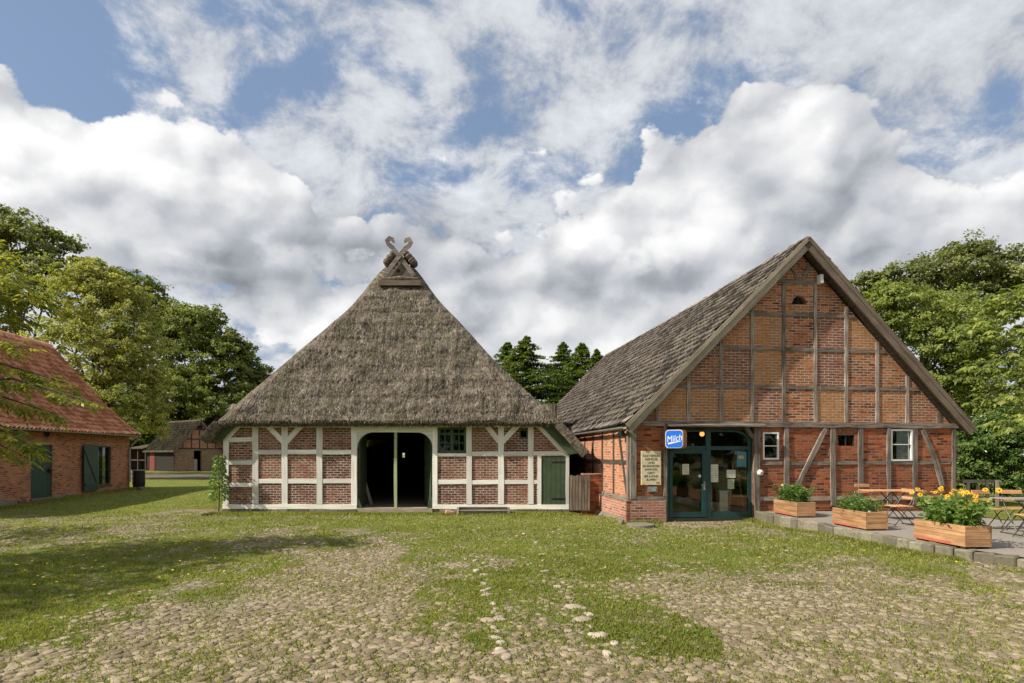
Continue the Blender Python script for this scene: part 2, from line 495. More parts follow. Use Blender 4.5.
M['timber_grey'] = wood_mat('timber_grey', (.085, .07, .056), (.30, .255, .21), (.02, .017, .014), crack=.9)
M['timber_light'] = wood_mat('timber_light', (.15, .125, .10), (.44, .385, .32), (.025, .02, .017), crack=.9)
M['timber_dark'] = wood_mat('timber_dark', (.035, .028, .022), (.105, .085, .068), (.015, .012, .01), crack=.9)
M['timber_white'] = wood_mat('timber_white', (.70, .665, .60), (.85, .82, .75), (.40, .36, .29), grain=.6, crack=.5, bumpd=.004)
M['board_grey'] = wood_mat('board_grey', (.25, .21, .155), (.44, .37, .28), (.09, .07, .05))
M['board_brown'] = wood_mat('board_brown', (.10, .075, .055), (.20, .155, .115), (.04, .03, .025))
M['planter'] = wood_mat('planter', (.29, .15, .07), (.52, .30, .15), (.13, .07, .04), grain=.8, crack=.5, rough=.6)
M['slat'] = wood_mat('slat', (.44, .22, .10), (.60, .33, .17), (.22, .11, .05), rough=.55)
M['slat_grey'] = wood_mat('slat_grey', (.26, .21, .17), (.38, .32, .26), (.12, .10, .08))
M['green_dark'] = paint_mat('green_dark', (.022, .052, .030), .2, .5)
M['green_mid'] = paint_mat('green_mid', (.045, .070, .032), .2, .65, (.13, .12, .08), .5)
M['teal'] = paint_mat('teal', (.012, .052, .052), .15, .35)
M['cream_green'] = paint_mat('cream_green', (.36, .42, .24), .1, .6)
M['white_paint'] = paint_mat('white_paint', (.74, .73, .68), .06, .45)
M['black_iron'] = plain_mat('black_iron', (.025, .024, .023), .5, .3)
M['steel_green'] = plain_mat('steel_green', (.05, .055, .045), .45, .4)
M['zinc'] = plain_mat('zinc', (.30, .29, .26), .5, .3)
M['glass'] = glass_mat('glass')
M['glass_old'] = glass_mat('glass_old', (.6, .68, .62), .7)
M['paper'] = plain_mat('paper', (.62, .60, .46), .8)
M['paper_white'] = plain_mat('paper_white', (.7, .7, .66), .8)
M['ink'] = plain_mat('ink', (.03, .03, .03), .7)
M['cream'] = plain_mat('cream', (.70, .60, .40), .7)
M['yellow'] = plain_mat('yellow', (.75, .55, .03), .6)
M['near_black'] = plain_mat('near_black', (.035, .03, .026), .95, 0, .1)
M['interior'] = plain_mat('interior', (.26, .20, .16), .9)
M['cloth_white'] = plain_mat('cloth_white', (.5, .5, .47), .8)
M['soil'] = plain_mat('soil', (.06, .04, .027), .95, 0, .1)
def thatch_mat():
    m, t, b = mat('thatch')
    uv = uvco(t)
    s1 = t.noise(t.vscale(uv, (19, 5.5, 1)), 1.0, 6, .75)
    s2 = t.noise(uv, .9, 4, .6)
    s3 = t.noise(t.vscale(uv, (5, 3.2, 1)), 1.0, 4, .6)
    col = t.mix(t.ramp(s1, .38, .62), (.055, .045, .034), (.255, .215, .17))
    col = t.mix(t.math('MULTIPLY', t.ramp(s3, .50, .68), .5), col, (.40, .335, .26))
    col = t.mix(t.math('MULTIPLY', t.ramp(t.noise(t.vscale(uv, (1.3, 3.5, 1)), 1.3, 5, .7), .47, .62), .62), col, (.075, .058, .04))
    sx_ = t.node('ShaderNodeSeparateXYZ'); t.put(sx_.inputs[0], uv)
    moss = t.math('MULTIPLY', t.ramp(t.noise(uv, 1.1, 6, .7), .50, .64), .6)
    col = t.mix(moss, col, (.075, .075, .028))
    tint = t.attr('tint')
    col = t.mix(1.0, col, t.ramp(tint, 0, 1, .55, 1.45, False), 'MULTIPLY')
    t.put(b.inputs['Base Color'], col); b.inputs['Roughness'].default_value = .95; b.inputs['Specular IOR Level'].default_value = .1
    bump(t, b, t.math('ADD', s1, t.math('MULTIPLY', s3, .8)), .05, 1.0)
    return m
M['thatch'] = thatch_mat()
def tile_mat(name, ca, cb, cc, moss=.3, mosscol=(.07, .075, .03), joint_shade=.75):
    m, t, b = mat(name)
    uvt = uvco(t); o = t.vscale(uvt, (.25, .31, 1))
    su = t.node('ShaderNodeSeparateXYZ'); t.put(su.inputs[0], uvt)
    fu = t.math('FRACT', su.outputs[0]); fv = t.math('FRACT', su.outputs[1])
    tint = t.attr('tint')
    n = t.noise(o, 6, 5, .7)
    col = t.mix(t.ramp(t.math('ADD', t.math('MULTIPLY', tint, .6), t.math('MULTIPLY', n, .4)), .25, .75), ca, cb)
    n2 = t.noise(o, .6, 4, .6)
    col = t.mix(t.math('MULTIPLY', t.ramp(n2, .5, .68), .6), col, cc)
    n3 = t.noise(o, 2.6, 5, .7)
    col = t.mix(t.math('MULTIPLY', t.ramp(n3, .55, .68), moss), col, mosscol)
    jt = t.math('MULTIPLY', t.ramp(fu, .55, .80), t.ramp(fv, .55, .1))  # shadow between tiles and under their lips, painted into the colour
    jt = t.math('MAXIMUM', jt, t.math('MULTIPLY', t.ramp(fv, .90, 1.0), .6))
    col = t.mix(t.math('MULTIPLY', jt, joint_shade), col, tuple(c * .16 for c in ca))
    t.put(b.inputs['Base Color'], col); b.inputs['Roughness'].default_value = .85; b.inputs['Specular IOR Level'].default_value = .25
    bump(t, b, n, .01, .8)
    return m
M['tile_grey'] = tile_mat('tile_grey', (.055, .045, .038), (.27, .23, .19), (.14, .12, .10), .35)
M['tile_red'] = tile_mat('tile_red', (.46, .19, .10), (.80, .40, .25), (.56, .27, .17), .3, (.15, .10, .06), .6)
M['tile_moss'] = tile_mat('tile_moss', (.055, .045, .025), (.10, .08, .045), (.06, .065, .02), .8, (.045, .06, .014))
def stone_mat(name, ca, cb, cc):
    m, t, b = mat(name)
    o = obco(t)
    tint = t.attr('tint')
    n = t.noise(o, 14, 5, .65)
    col = t.mix(t.ramp(tint, .1, .9), ca, cb)
    col = t.mix(t.math('MULTIPLY', t.ramp(n, .45, .7), .6), col, cc)
    t.put(b.inputs['Base Color'], col); b.inputs['Roughness'].default_value = .85; b.inputs['Specular IOR Level'].default_value = .25
    bump(t, b, t.noise(o, 30, 4, .6), .006, 1)
    return m
M['cobble'] = stone_mat('cobble', (.15, .115, .068), (.32, .255, .17), (.165, .13, .065))
M['kerbstone'] = stone_mat('kerbstone', (.13, .115, .08), (.25, .22, .16), (.06, .06, .035))
M['fieldstone'] = stone_mat('fieldstone', (.32, .26, .19), (.43, .365, .285), (.25, .20, .14))
M['pinkbrick'] = stone_mat('pinkbrick', (.5, .25, .18), (.55, .3, .22), (.4, .2, .14))
M['grass_blade'] = leaf_mat('grass_blade', (.12, .135, .026), (.23, .245, .048), (.40, .37, .12), .4, .75)
M['leaf_linden'] = leaf_mat('leaf_linden', (.07, .09, .016), (.25, .26, .06), (.50, .47, .17), .4, .7)
M['leaf_dark'] = leaf_mat('leaf_dark', (.045, .066, .014), (.14, .17, .038), (.30, .32, .09), .4, .65)
M['leaf_oak'] = leaf_mat('leaf_oak', (.065, .08, .025), (.17, .19, .06), (.34, .35, .14), .4, .65)
M['leaf_fir'] = leaf_mat('leaf_fir', (.045, .07, .016), (.12, .165, .028), (.25, .29, .05), .3, .6)
M['leaf_ash'] = leaf_mat('leaf_ash', (.09, .12, .024), (.21, .23, .035), (.46, .40, .05), .45)
M['leaf_chestnut'] = leaf_mat('leaf_chestnut', (.07, .10, .022), (.20, .24, .055), (.40, .42, .12), .4, .55)
M['leaf_laurel'] = leaf_mat('leaf_laurel', (.03, .06, .012), (.085, .15, .028), (.20, .27, .07), .2, .35)
M['leaf_plant'] = leaf_mat('leaf_plant', (.05, .10, .02), (.11, .19, .035), (.22, .30, .08), .3, .45)
M['petal'] = leaf_mat('petal', (.80, .34, .01), (.85, .48, .012), (.90, .62, .03), .2, .5)
M['petal_white'] = leaf_mat('petal_white', (.7, .7, .6), (.8, .8, .7), (.85, .85, .8), .2, .5)
M['bark'] = wood_mat('bark', (.05, .04, .03), (.12, .10, .075), (.02, .018, .015), grain=.5)
# ------------------------------------------------------------------ frames: corner points measured on the photograph
YAW = math.atan(0.126)
CU = Vector((math.cos(YAW), math.sin(YAW), 0)); CV = Vector((-math.sin(YAW), math.cos(YAW), 0))
def ray(px, py): return Vector(((px - 512) / FPX, 1.0, (HOR - py) / FPX))
def onplane(O, axisdir, off, px, py):
    """world point where the ray meets the plane through O + off*axisdir with normal axisdir"""
    d = ray(px, py); c = Vector((0, 0, EYE))
    t = ((O + axisdir * off - c).dot(axisdir)) / d.dot(axisdir)
    return c + d * t
def fr(O, px, py, d=0.0):          # facade plane y=d -> (s, z)
    p = onplane(O, CV, d, px, py); q = p - O
    return q.dot(CU), p.z
def si(O, px, py, d=0.0):          # side plane x=d -> (y, z)
    p = onplane(O, CU, d, px, py); q = p - O
    return q.dot(CV), p.z
def gnd(px, py, z=0.0):
    Y = FPX * (EYE - z) / (py - HOR)
    return ((px - 512) / FPX * Y, Y)
def yat(px, py, Y): return ((px - 512) / FPX * Y, Y, EYE + (HOR - py) / FPX * Y)

# ------------------------------------------------------------------ the ground
def field(lst, x, y):
    t = 0
    for (w, px, py, rx, ry) in lst:
        cx, cy = gnd(px, py); ex, _ = gnd(px + rx, py); _, y1 = gnd(px, py - ry); _, y2 = gnd(px, py + ry)
        a = abs(ex - cx); b = abs(y1 - y2) / 2
        t = t + w * np.exp(-(((x - cx) / a) ** 2 + ((y - cy) / b) ** 2))
    return t
GRASS = [(.55, 300, 519, 330, 9), (.5, 520, 522, 110, 13), (.45, 480, 590, 55, 26), (.45, 640, 640, 70, 22), (.5, 600, 560, 60, 24), (.25, 540, 560, 60, 60), (.3, 480, 640, 45, 22), (.3, 620, 615, 50, 25), (.5, 100, 570, 170, 35),
         (.45, 750, 556, 130, 12), (.4, 20, 630, 60, 14), (.6, 180, 489, 90, 10), (.4, 870, 545, 120, 9), (.35, 430, 548, 40, 22), (.4, 560, 500, 40, 12), (.25, 980, 585, 50, 8)]
BARE = [(.5, 820, 615, 230, 34), (.35, 1000, 640, 130, 50), (.34, 330, 585, 130, 26), (.62, 120, 680, 330, 40), (.35, 380, 560, 60, 30), (.75, 450, 680, 300, 34),
        (.3, 690, 600, 60, 22), (.3, 130, 519, 80, 5), (.45, 705, 522, 34, 5), (.25, 260, 610, 100, 20), (.25, 800, 560, 50, 6), (.35, 760, 672, 120, 18)]
def cover(x, y):
    """how much grass grows at a place, 0..1"""
    x = np.asarray(x, float); y = np.asarray(y, float)
    yy = np.maximum(y, 3.0)
    n = fbm(x * .55 + 40, y * .45 + 9, 3, 4) - .5
    n2 = fbm(x * 3.2 + 10, y * 2.2 + 19, 5, 3) - .5
    c = .46 + field(GRASS, x, yy) - field(BARE, x, yy) + n * 1.0 + n2 * 1.2
    c = np.where(y > 21, np.maximum(c, .8 + n * .3), c)
    return np.clip(c, 0, 1)
def ground_z(x, y):
    x = np.asarray(x, float); y = np.asarray(y, float)
    z = (fbm(x * .35, y * .35, 8, 3) - .5) * .07 * np.clip((y - 2) / 3, 0, 1) * (np.abs(x) < 40) * (y < 45)
    # the lawn dips beside the corner of the brick barn
    z = z - .09 * np.exp(-(((x - 4.2) / 3.0) ** 2 + ((y - 16.6) / 1.6) ** 2)) - .08 * np.exp(-(((x - 7.0) / 1.6) ** 2 + ((y - 16.0) / 1.5) ** 2))
    z = z - .15 * np.clip((-12 - x) / 4, 0, 1) * np.clip((29 - y) / 6, 0, 1) * np.clip((y - 14) / 5, 0, 1)
    # keep clear of the two farm buildings' floors
    z = z - .10 * np.clip((y - 17.6) / 1.4, 0, 1) * np.clip((12.5 - np.abs(x + 3.8)) / 4, 0, 1) * (y < 42)
    z = z - .05 * ((x > -10.2) & (x < 2.2) & (y > 20.3) & (y < 40))
    return z
def ground_mat():
    m, t, b = mat('ground')
    o = obco(t)
    cov = t.attr('cover'); brown = t.attr('brown')
    n1 = t.noise(o, 5, 5, .65); n2 = t.noise(o, 38, 4, .7); n3 = t.noise(o, 1.2, 4, .6)
    vo = t.node('ShaderNodeTexVoronoi'); vo.feature = 'F1'; t.put(vo.inputs['Vector'], t.vmath('ADD', o, t.vscale(t.noise(o, 6, 2, col=True), (.06, .06, 0)))); vo.inputs['Scale'].default_value = 7.5
    ve = t.node('ShaderNodeTexVoronoi'); ve.feature = 'DISTANCE_TO_EDGE'; t.put(ve.inputs['Vector'], t.vmath('ADD', o, t.vscale(t.noise(o, 6, 2, col=True), (.06, .06, 0)))); ve.inputs['Scale'].default_value = 7.5
    stonec = t.mix(t.node('ShaderNodeSeparateColor').outputs[0] if False else t.ramp(t.vmath('DOT_PRODUCT', vo.outputs['Color'], (.4, .3, .3)), .2, .8), (.20, .165, .105), (.33, .28, .20))
    soil = t.mix(t.ramp(n1, .35, .65), (.155, .125, .070), (.27, .22, .14))
    soil = t.mix(t.math('MULTIPLY', brown, .5), soil, (.20, .15, .095))
    sfac = t.math('MULTIPLY', t.ramp(ve.outputs['Distance'], .04, .14), t.ramp(n1, .30, .6, .4, 1))
    dirt = t.mix(sfac, soil, stonec)
    grass = t.mix(t.ramp(n2, .3, .7), (.10, .125, .02), (.21, .24, .04))
    grass = t.mix(t.math('MULTIPLY', t.ramp(n3, .45, .68), .5), grass, (.27, .26, .075))
    gf = t.ramp(t.math('ADD', cov, t.math('MULTIPLY', t.math('SUBTRACT', t.noise(o, 9, 5, .75), .5), 1.5)), .34, .60)
    col = t.mix(gf, dirt, grass)
    t.put(b.inputs['Base Color'], col); b.inputs['Roughness'].default_value = .95; b.inputs['Specular IOR Level'].default_value = .15
    h = t.math('ADD', t.math('MULTIPLY', sfac, .6), t.math('MULTIPLY', n2, t.math('ADD', .5, gf)))
    bump(t, b, h, .035, 1)
    return m
M['ground'] = ground_mat()
def axis(fine, lo, hi, far, step):
    a = list(np.arange(lo, hi + 1e-6, fine))
    x = hi; s = step
    while x < far: s *= 1.35; x += s; a.append(x)
    x = lo; s = step; b = []
    while x > -far: s *= 1.35; x -= s; b.append(x)
    return np.array(b[::-1] + a)
gx = axis(.16, -14, 14, 1500, .3); gy = axis(.16, 3, 21, 1500, .3)
GX, GY = np.meshgrid(gx, gy, indexing='ij')
GZ = ground_z(GX, GY)
ground = mesh_np('ground', np.stack([GX.ravel(), GY.ravel(), GZ.ravel()], 1), grid_faces(len(gx), len(gy)), M['ground'])
for nm, arr in (('cover', cover(GX, GY)), ('brown', np.clip(field([(1, 850, 620, 260, 50)], GX, np.maximum(GY, 3)), 0, 1))):
    a_ = ground.data.attributes.new(nm, 'FLOAT', 'POINT'); a_.data.foreach_set('value', arr.ravel().astype(np.float32))
tag(ground, kind='structure')
ground.data.shade_smooth()
# sandy track in front of the far shed
mb = MB()
pts = []
for i in range(21):
    x = -70 + i * 3.6
    pts.append((x, 45.5 + .6 * math.sin(x * .11) + rnd.uniform(-.25, .25), 57 + .8 * math.sin(x * .13 + 1) + rnd.uniform(-.25, .25)))
for a, b in zip(pts[:-1], pts[1:]):
    mb.poly([(a[0], a[1], .012), (b[0], b[1], .012), (b[0], b[2], .012), (a[0], a[2], .012)])
M['track'] = stone_mat('track', (.11, .085, .058), (.15, .115, .08), (.085, .07, .045))
tag(mb.build('path', M['track']), kind='structure')

def in_building(x, y):
    q = (x - 3.30) * CU.x + (y - 16.8) * CU.y; v = (x - 3.30) * CV.x + (y - 16.8) * CV.y
    r = (q > -.12) & (v > -.03)
    m = (x > -9.55) & (x < 1.95) & (y > 19.7)
    l = ((x + 20.4) * CU.x + (y - 32) * CU.y < .05) & ((x + 20.4) * CV.x + (y - 32) * CV.y < .2)
    return r | m | l
KERB = [(7.12, 17.30), (7.16, 16.6), (7.22, 15.9), (7.28, 15.1), (7.36, 14.2), (7.44, 13.3), (7.52, 12.4), (7.60, 11.7), (7.78, 10.9), (8.0, 10.35), (8.32, 9.85), (8.75, 9.3), (9.3, 8.75), (10.0, 8.2), (11, 7.6), (12.5, 7.0)]
def on_terrace(x, y):
    kx = np.interp(-y, [-k[1] for k in KERB], [k[0] for k in KERB])
    return (x > kx - .06) & (y > 7.0) & (y < 17.3)

# ------------------------------------------------------------------ cobbles: rounded stones bedded in the earth
def cobbles():
    xs, ys = [], []
    y = 4.2
    X, Y = [], []
    while y < 19.6:
        sp = .098 if y < 9 else .12
        hw = y * .92 + 1.2
        x = np.arange(-hw, hw, sp)
        X.append(x + rng.uniform(-.035, .035, len(x)) + (rng.random() * sp)); Y.append(np.full(len(x), y) + rng.uniform(-.035, .035, len(x)))
        y += sp * .82
    X = np.concatenate(X); Y = np.concatenate(Y)
    c = cover(X, Y)
    keep = (rng.random(len(X)) < np.clip(1.16 - c * 1.05, .16, .86)) & ~in_building(X, Y) & ~on_terrace(X, Y)
    keep &= (fbm(X * 1.1 + 5, Y * 1.1, 21, 3) > .30 + .22 * (rng.random(len(X)) - .3))
    X, Y = X[keep], Y[keep]; n = len(X)
    near = np.clip((9 - Y) / 4, 0, 1)
    S = rng.uniform(.026, .052, n) * (1 + .30 * near)
    # shape: ring 8 + ring 8 + top
    k = 8
    ang = np.linspace(0, 2 * np.pi, k, endpoint=False)[None, :] + rng.uniform(0, 6, (n, 1))
    asp = rng.uniform(.72, 1.3, (n, 1)); rot = rng.uniform(0, np.pi, (n, 1))
    def ring(rf, zf, jit):
        r = S[:, None] * rf * (1 + rng.uniform(-jit, jit, (n, k)))
        a = r * np.cos(ang) * asp; b = r * np.sin(ang) / asp
        return np.stack([X[:, None] + a * np.cos(rot) - b * np.sin(rot), Y[:, None] + a * np.sin(rot) + b * np.cos(rot), np.repeat((S * zf)[:, None], k, 1)], 2)
    Z0 = ground_z(X, Y)
    h = rng.uniform(.05, .28, n)
    r0 = ring(1.0, 0, .13); r0[:, :, 2] = Z0[:, None] - .02
    r1 = ring(.93, 0, .10); r1[:, :, 2] = (Z0 + S * h * .6)[:, None]
    r2 = ring(.55, 0, .12); r2[:, :, 2] = (Z0 + S * h)[:, None] + rng.uniform(-.003, .003, (n, k))
    top = np.stack([X, Y, Z0 + S * h * 1.06], 1)[:, None, :]
    V = np.concatenate([r0, r1, r2, top], 1)          # 25 verts
    F = []
    for a in range(2):
        for i in range(k): F.append((a * k + i, a * k + (i + 1) % k, (a + 1) * k + (i + 1) % k, (a + 1) * k + i))
    for i in range(k // 2):
        F.append((2 * k + 2 * i, 2 * k + (2 * i + 1) % k, 2 * k + (2 * i + 2) % k, 3 * k))
    F = np.array(F)
    FF = (F[None] + (np.arange(n) * (3 * k + 1))[:, None, None]).reshape(-1, 4)
    tint = np.repeat(rng.random(n) * .85 + .15 * rng.random(n), 3 * k + 1)
    o = mesh_np('cobblestones', V.reshape(-1, 3), FF, M['cobble'], tint=tint, smooth=True)
    tag(o, 'worn rounded cobblestones bedded in the earth and grass of the yard', 'cobbles', kind='stuff')
    return n
print('cobbles', cobbles())

# ------------------------------------------------------------------ grass blades
def grass():
    N = 520000
    # uniform in the picture's depth range, denser near
    u = rng.random(N)
    Y = 1 / (1 / 4.1 + u * (1 / 34.0 - 1 / 4.1))
    X = rng.uniform(-1, 1, N) * (Y * .92 + .8)
    c = cover(X, Y)
    clump = fbm(X * 3.1, Y * 3.1, 31, 3)
    keep = (rng.random(N) < np.clip((c - .12) * 1.5, np.where(Y < 8, .20, .30), 1) * np.clip((clump - .25) * 2.6, .12, 1)) & ~in_building(X, Y) & ~on_terrace(X, Y)
    # taller fringe along walls
    e = 12000
    X, Y, c = X[keep], Y[keep], c[keep]
    ex = rng.uniform(-9.6, 2.0, e); ey = 19.55 - np.abs(rng.normal(0, .30, e))
    s = rng.uniform(0, 4.0, e // 3); dd = -np.abs(rng.normal(0, .14, e // 3)) - .03
    fx = 3.3 + CU.x * s + CV.x * dd; fy = 16.8 + CU.y * s + CV.y * dd
    k = rng.integers(0, 9, e // 3); tt = rng.random(e // 3); kk = np.array(KERB)
    kx = kk[k, 0] * (1 - tt) + kk[k + 1, 0] * tt - .16 - np.abs(rng.normal(0, .14, e // 3)); ky = kk[k, 1] * (1 - tt) + kk[k + 1, 1] * tt
    ls = rng.uniform(-10, 0, e // 3); lx = -20.4 + CV.x * ls + .12 + np.abs(rng.normal(0, .3, e // 3)); ly = 32 + CV.y * ls
    d_ok = ~((fx > 4.2) & (fx < 6.8))
    X = np.concatenate([X, ex, fx[d_ok], kx, lx]); Y = np.concatenate([Y, ey, fy[d_ok], ky, ly])
    tall = np.concatenate([np.zeros(len(c)), np.ones(len(X) - len(c))])
    n = len(X)
    Z = ground_z(X, Y) - .005
    H = (rng.uniform(.010, .034, n) * (1 + .5 * fbm(X * .8, Y * .8, 44, 2)) * (1 + .35 * np.clip(Y / 12, 0, 1.6))) * (1 + tall * .7)
    W = rng.uniform(.004, .009, n) * (1 + .09 * Y)
    a = rng.uniform(0, 2 * np.pi, n); lean = rng.uniform(.1, 1.1, n) * H; la = rng.uniform(0, 2 * np.pi, n)
    dx, dy = np.cos(a) * W, np.sin(a) * W
    V = np.stack([np.stack([X - dx, Y - dy, Z], 1), np.stack([X + dx, Y + dy, Z], 1),
                  np.stack([X + np.cos(la) * lean, Y + np.sin(la) * lean, Z + H], 1)], 1).reshape(-1, 3)
    F = np.arange(3 * n).reshape(-1, 3)
    tone = fbm(X * .5, Y * .5, 51, 3)
    ti = np.repeat(np.clip(rng.normal(.38, .2, n) + (tone - .5) * .7, 0, 1), 3)
    o = mesh_np('grass', V, F, M['grass_blade'], tint=ti)
    tag(o, 'short grass growing between the cobbles and along the walls', 'grass', kind='stuff')
    # small clover / herb leaves
    n = 26000
    u = rng.random(n); Y = 1 / (1 / 4.1 + u * (1 / 19.0 - 1 / 4.1)); X = rng.uniform(-1, 1, n) * (Y * .92 + .5)
    k = (rng.random(n) < np.clip(cover(X, Y) - .2, 0, 1)) & (fbm(X * 1.5, Y * 1.5, 61, 3) > .5) & ~in_building(X, Y) & ~on_terrace(X, Y)
    X, Y = X[k], Y[k]; n = len(X); Z = ground_z(X, Y) + rng.uniform(.008, .035, n); r = rng.uniform(.008, .018, n); a = rng.uniform(0, 6.28, n)
    q = []
    for j in range(4):
        q.append(np.stack([X + np.cos(a + j * 1.571) * r, Y + np.sin(a + j * 1.571) * r * 1.0, Z + rng.uniform(-.006, .006, n)], 1))
    V = np.stack(q, 1).reshape(-1, 3)
    o = mesh_np('clover', V, np.arange(4 * n).reshape(-1, 4), M['leaf_plant'], tint=np.repeat(rng.random(n), 4))
    tag(o, 'low broad leaved clover spreading through the yard grass', 'clover', kind='stuff')
    # dandelions: the dots of yellow in the shaded grass at the left
    X = rng.uniform(-8.5, -4.5, 42); Y = rng.uniform(8.0, 13.0, 42)
    X = np.concatenate([X, rng.uniform(-6, 8, 26)]); Y = np.concatenate([Y, rng.uniform(9, 18, 26)])
    k = (~in_building(X, Y)) & (~on_terrace(X, Y)) & (cover(X, Y) > .35); X, Y = X[k], Y[k]; n = len(X); Z = ground_z(X, Y) + rng.uniform(.05, .08, n); r = rng.uniform(.014, .022, n)
    V, F = [], []
    for i in range(n):
        b = len(V)
        V.append((X[i], Y[i], Z[i] + .012))
        for j in range(8):
            V.append((X[i] + r[i] * math.cos(j * .785), Y[i] + r[i] * math.sin(j * .785), Z[i] + (.004 if j % 2 else -.003)))
        for j in range(8): F.append((b, b + 1 + j, b + 1 + (j + 1) % 8))
    o = mesh_np('dandelions', V, F, M['yellow'])
    tag(o, 'scattered yellow dandelion heads in the shaded grass', 'dandelions', kind='stuff')
grass()

# larger pale stones in rows
def rock(name, x, y, rx, ry, h, m, seed, zb=None):
    r = random.Random(seed); n = 11; V = []; F = []
    z0 = float(ground_z(x, y)) if zb is None else zb
    for li, (rf, zf) in enumerate(((1.02, -.5), (1.0, .25), (.86, .8), (.5, 1.0))):
        for k in range(n):
            a = 6.283 * k / n; q = 1 + r.uniform(-.13, .13)
            V.append((rx * rf * q * math.cos(a), ry * rf * q * math.sin(a), h * zf + r.uniform(-.05, .05) * h))
    V.append((0, 0, h * 1.02))
    mb = MB(); mb.v = V
    for l in range(3):
        for k in range(n):
            mb.f.append((l * n + k, l * n + (k + 1) % n, (l + 1) * n + (k + 1) % n, (l + 1) * n + k))
    for k in range(n): mb.f.append((3 * n + k, 3 * n + (k + 1) % n, 4 * n))
    mb.uv = [None] * len(mb.f); mb.tint = [r.random()] * len(mb.f); mb.mi = [0] * len(mb.f)
    o = mb.build(name, m, smooth=True)
    o.location = (x, y, z0); o.rotation_euler = (0, 0, r.uniform(0, 3))
    return o
big = [(488, 621, .085, 'rounded pale boulder cobble alone in the grass, left of the middle stone line'),
       (574, 607, .10, 'broad pinkish flat stone, farthest of the three biggest in the stone line'),
       (583, 620, .095, 'grey flat stone just below the broad pinkish one in the stone line'),
       (600, 636, .09, 'pale wedge stone third in the line running to the bottom of the yard')]
for i, (px, py, r_, lab) in enumerate(big):
    x, y = gnd(px, py)
    o = rock('fieldstone', x, y, r_ * 1.25, r_ * .9, .03, M['fieldstone'], 40 + i)
    tag(o, lab, 'stone', 'large fieldstones')
n_ = 0
for i in range(34):                      # the two rows of flush stones
    if i < 20: t_ = i / 20; px = 470 + 55 * t_ * 1.2 - 40 + rnd.uniform(-7, 7); py = 560 + 105 * t_ + rnd.uniform(-3, 3); px = 478 + 30 * t_ + rnd.uniform(-5, 5)
    else: t_ = (i - 20) / 14; px = 528 + 95 * t_ ** 1.2 + rnd.uniform(-8, 8); py = 535 + 125 * t_ + rnd.uniform(-3, 3)
    x, y = gnd(px, py)
    o = rock('fieldstone', x, y, rnd.uniform(.045, .095), rnd.uniform(.035, .06), rnd.uniform(.018, .028), M['fieldstone'], 100 + i)
    tag(o, 'small pale stone in the left of the two stone rows crossing the yard' if i < 20 else 'small pale stone in the right of the two stone rows crossing the yard', 'stone', 'stones of the left yard row' if i < 20 else 'stones of the right yard row')

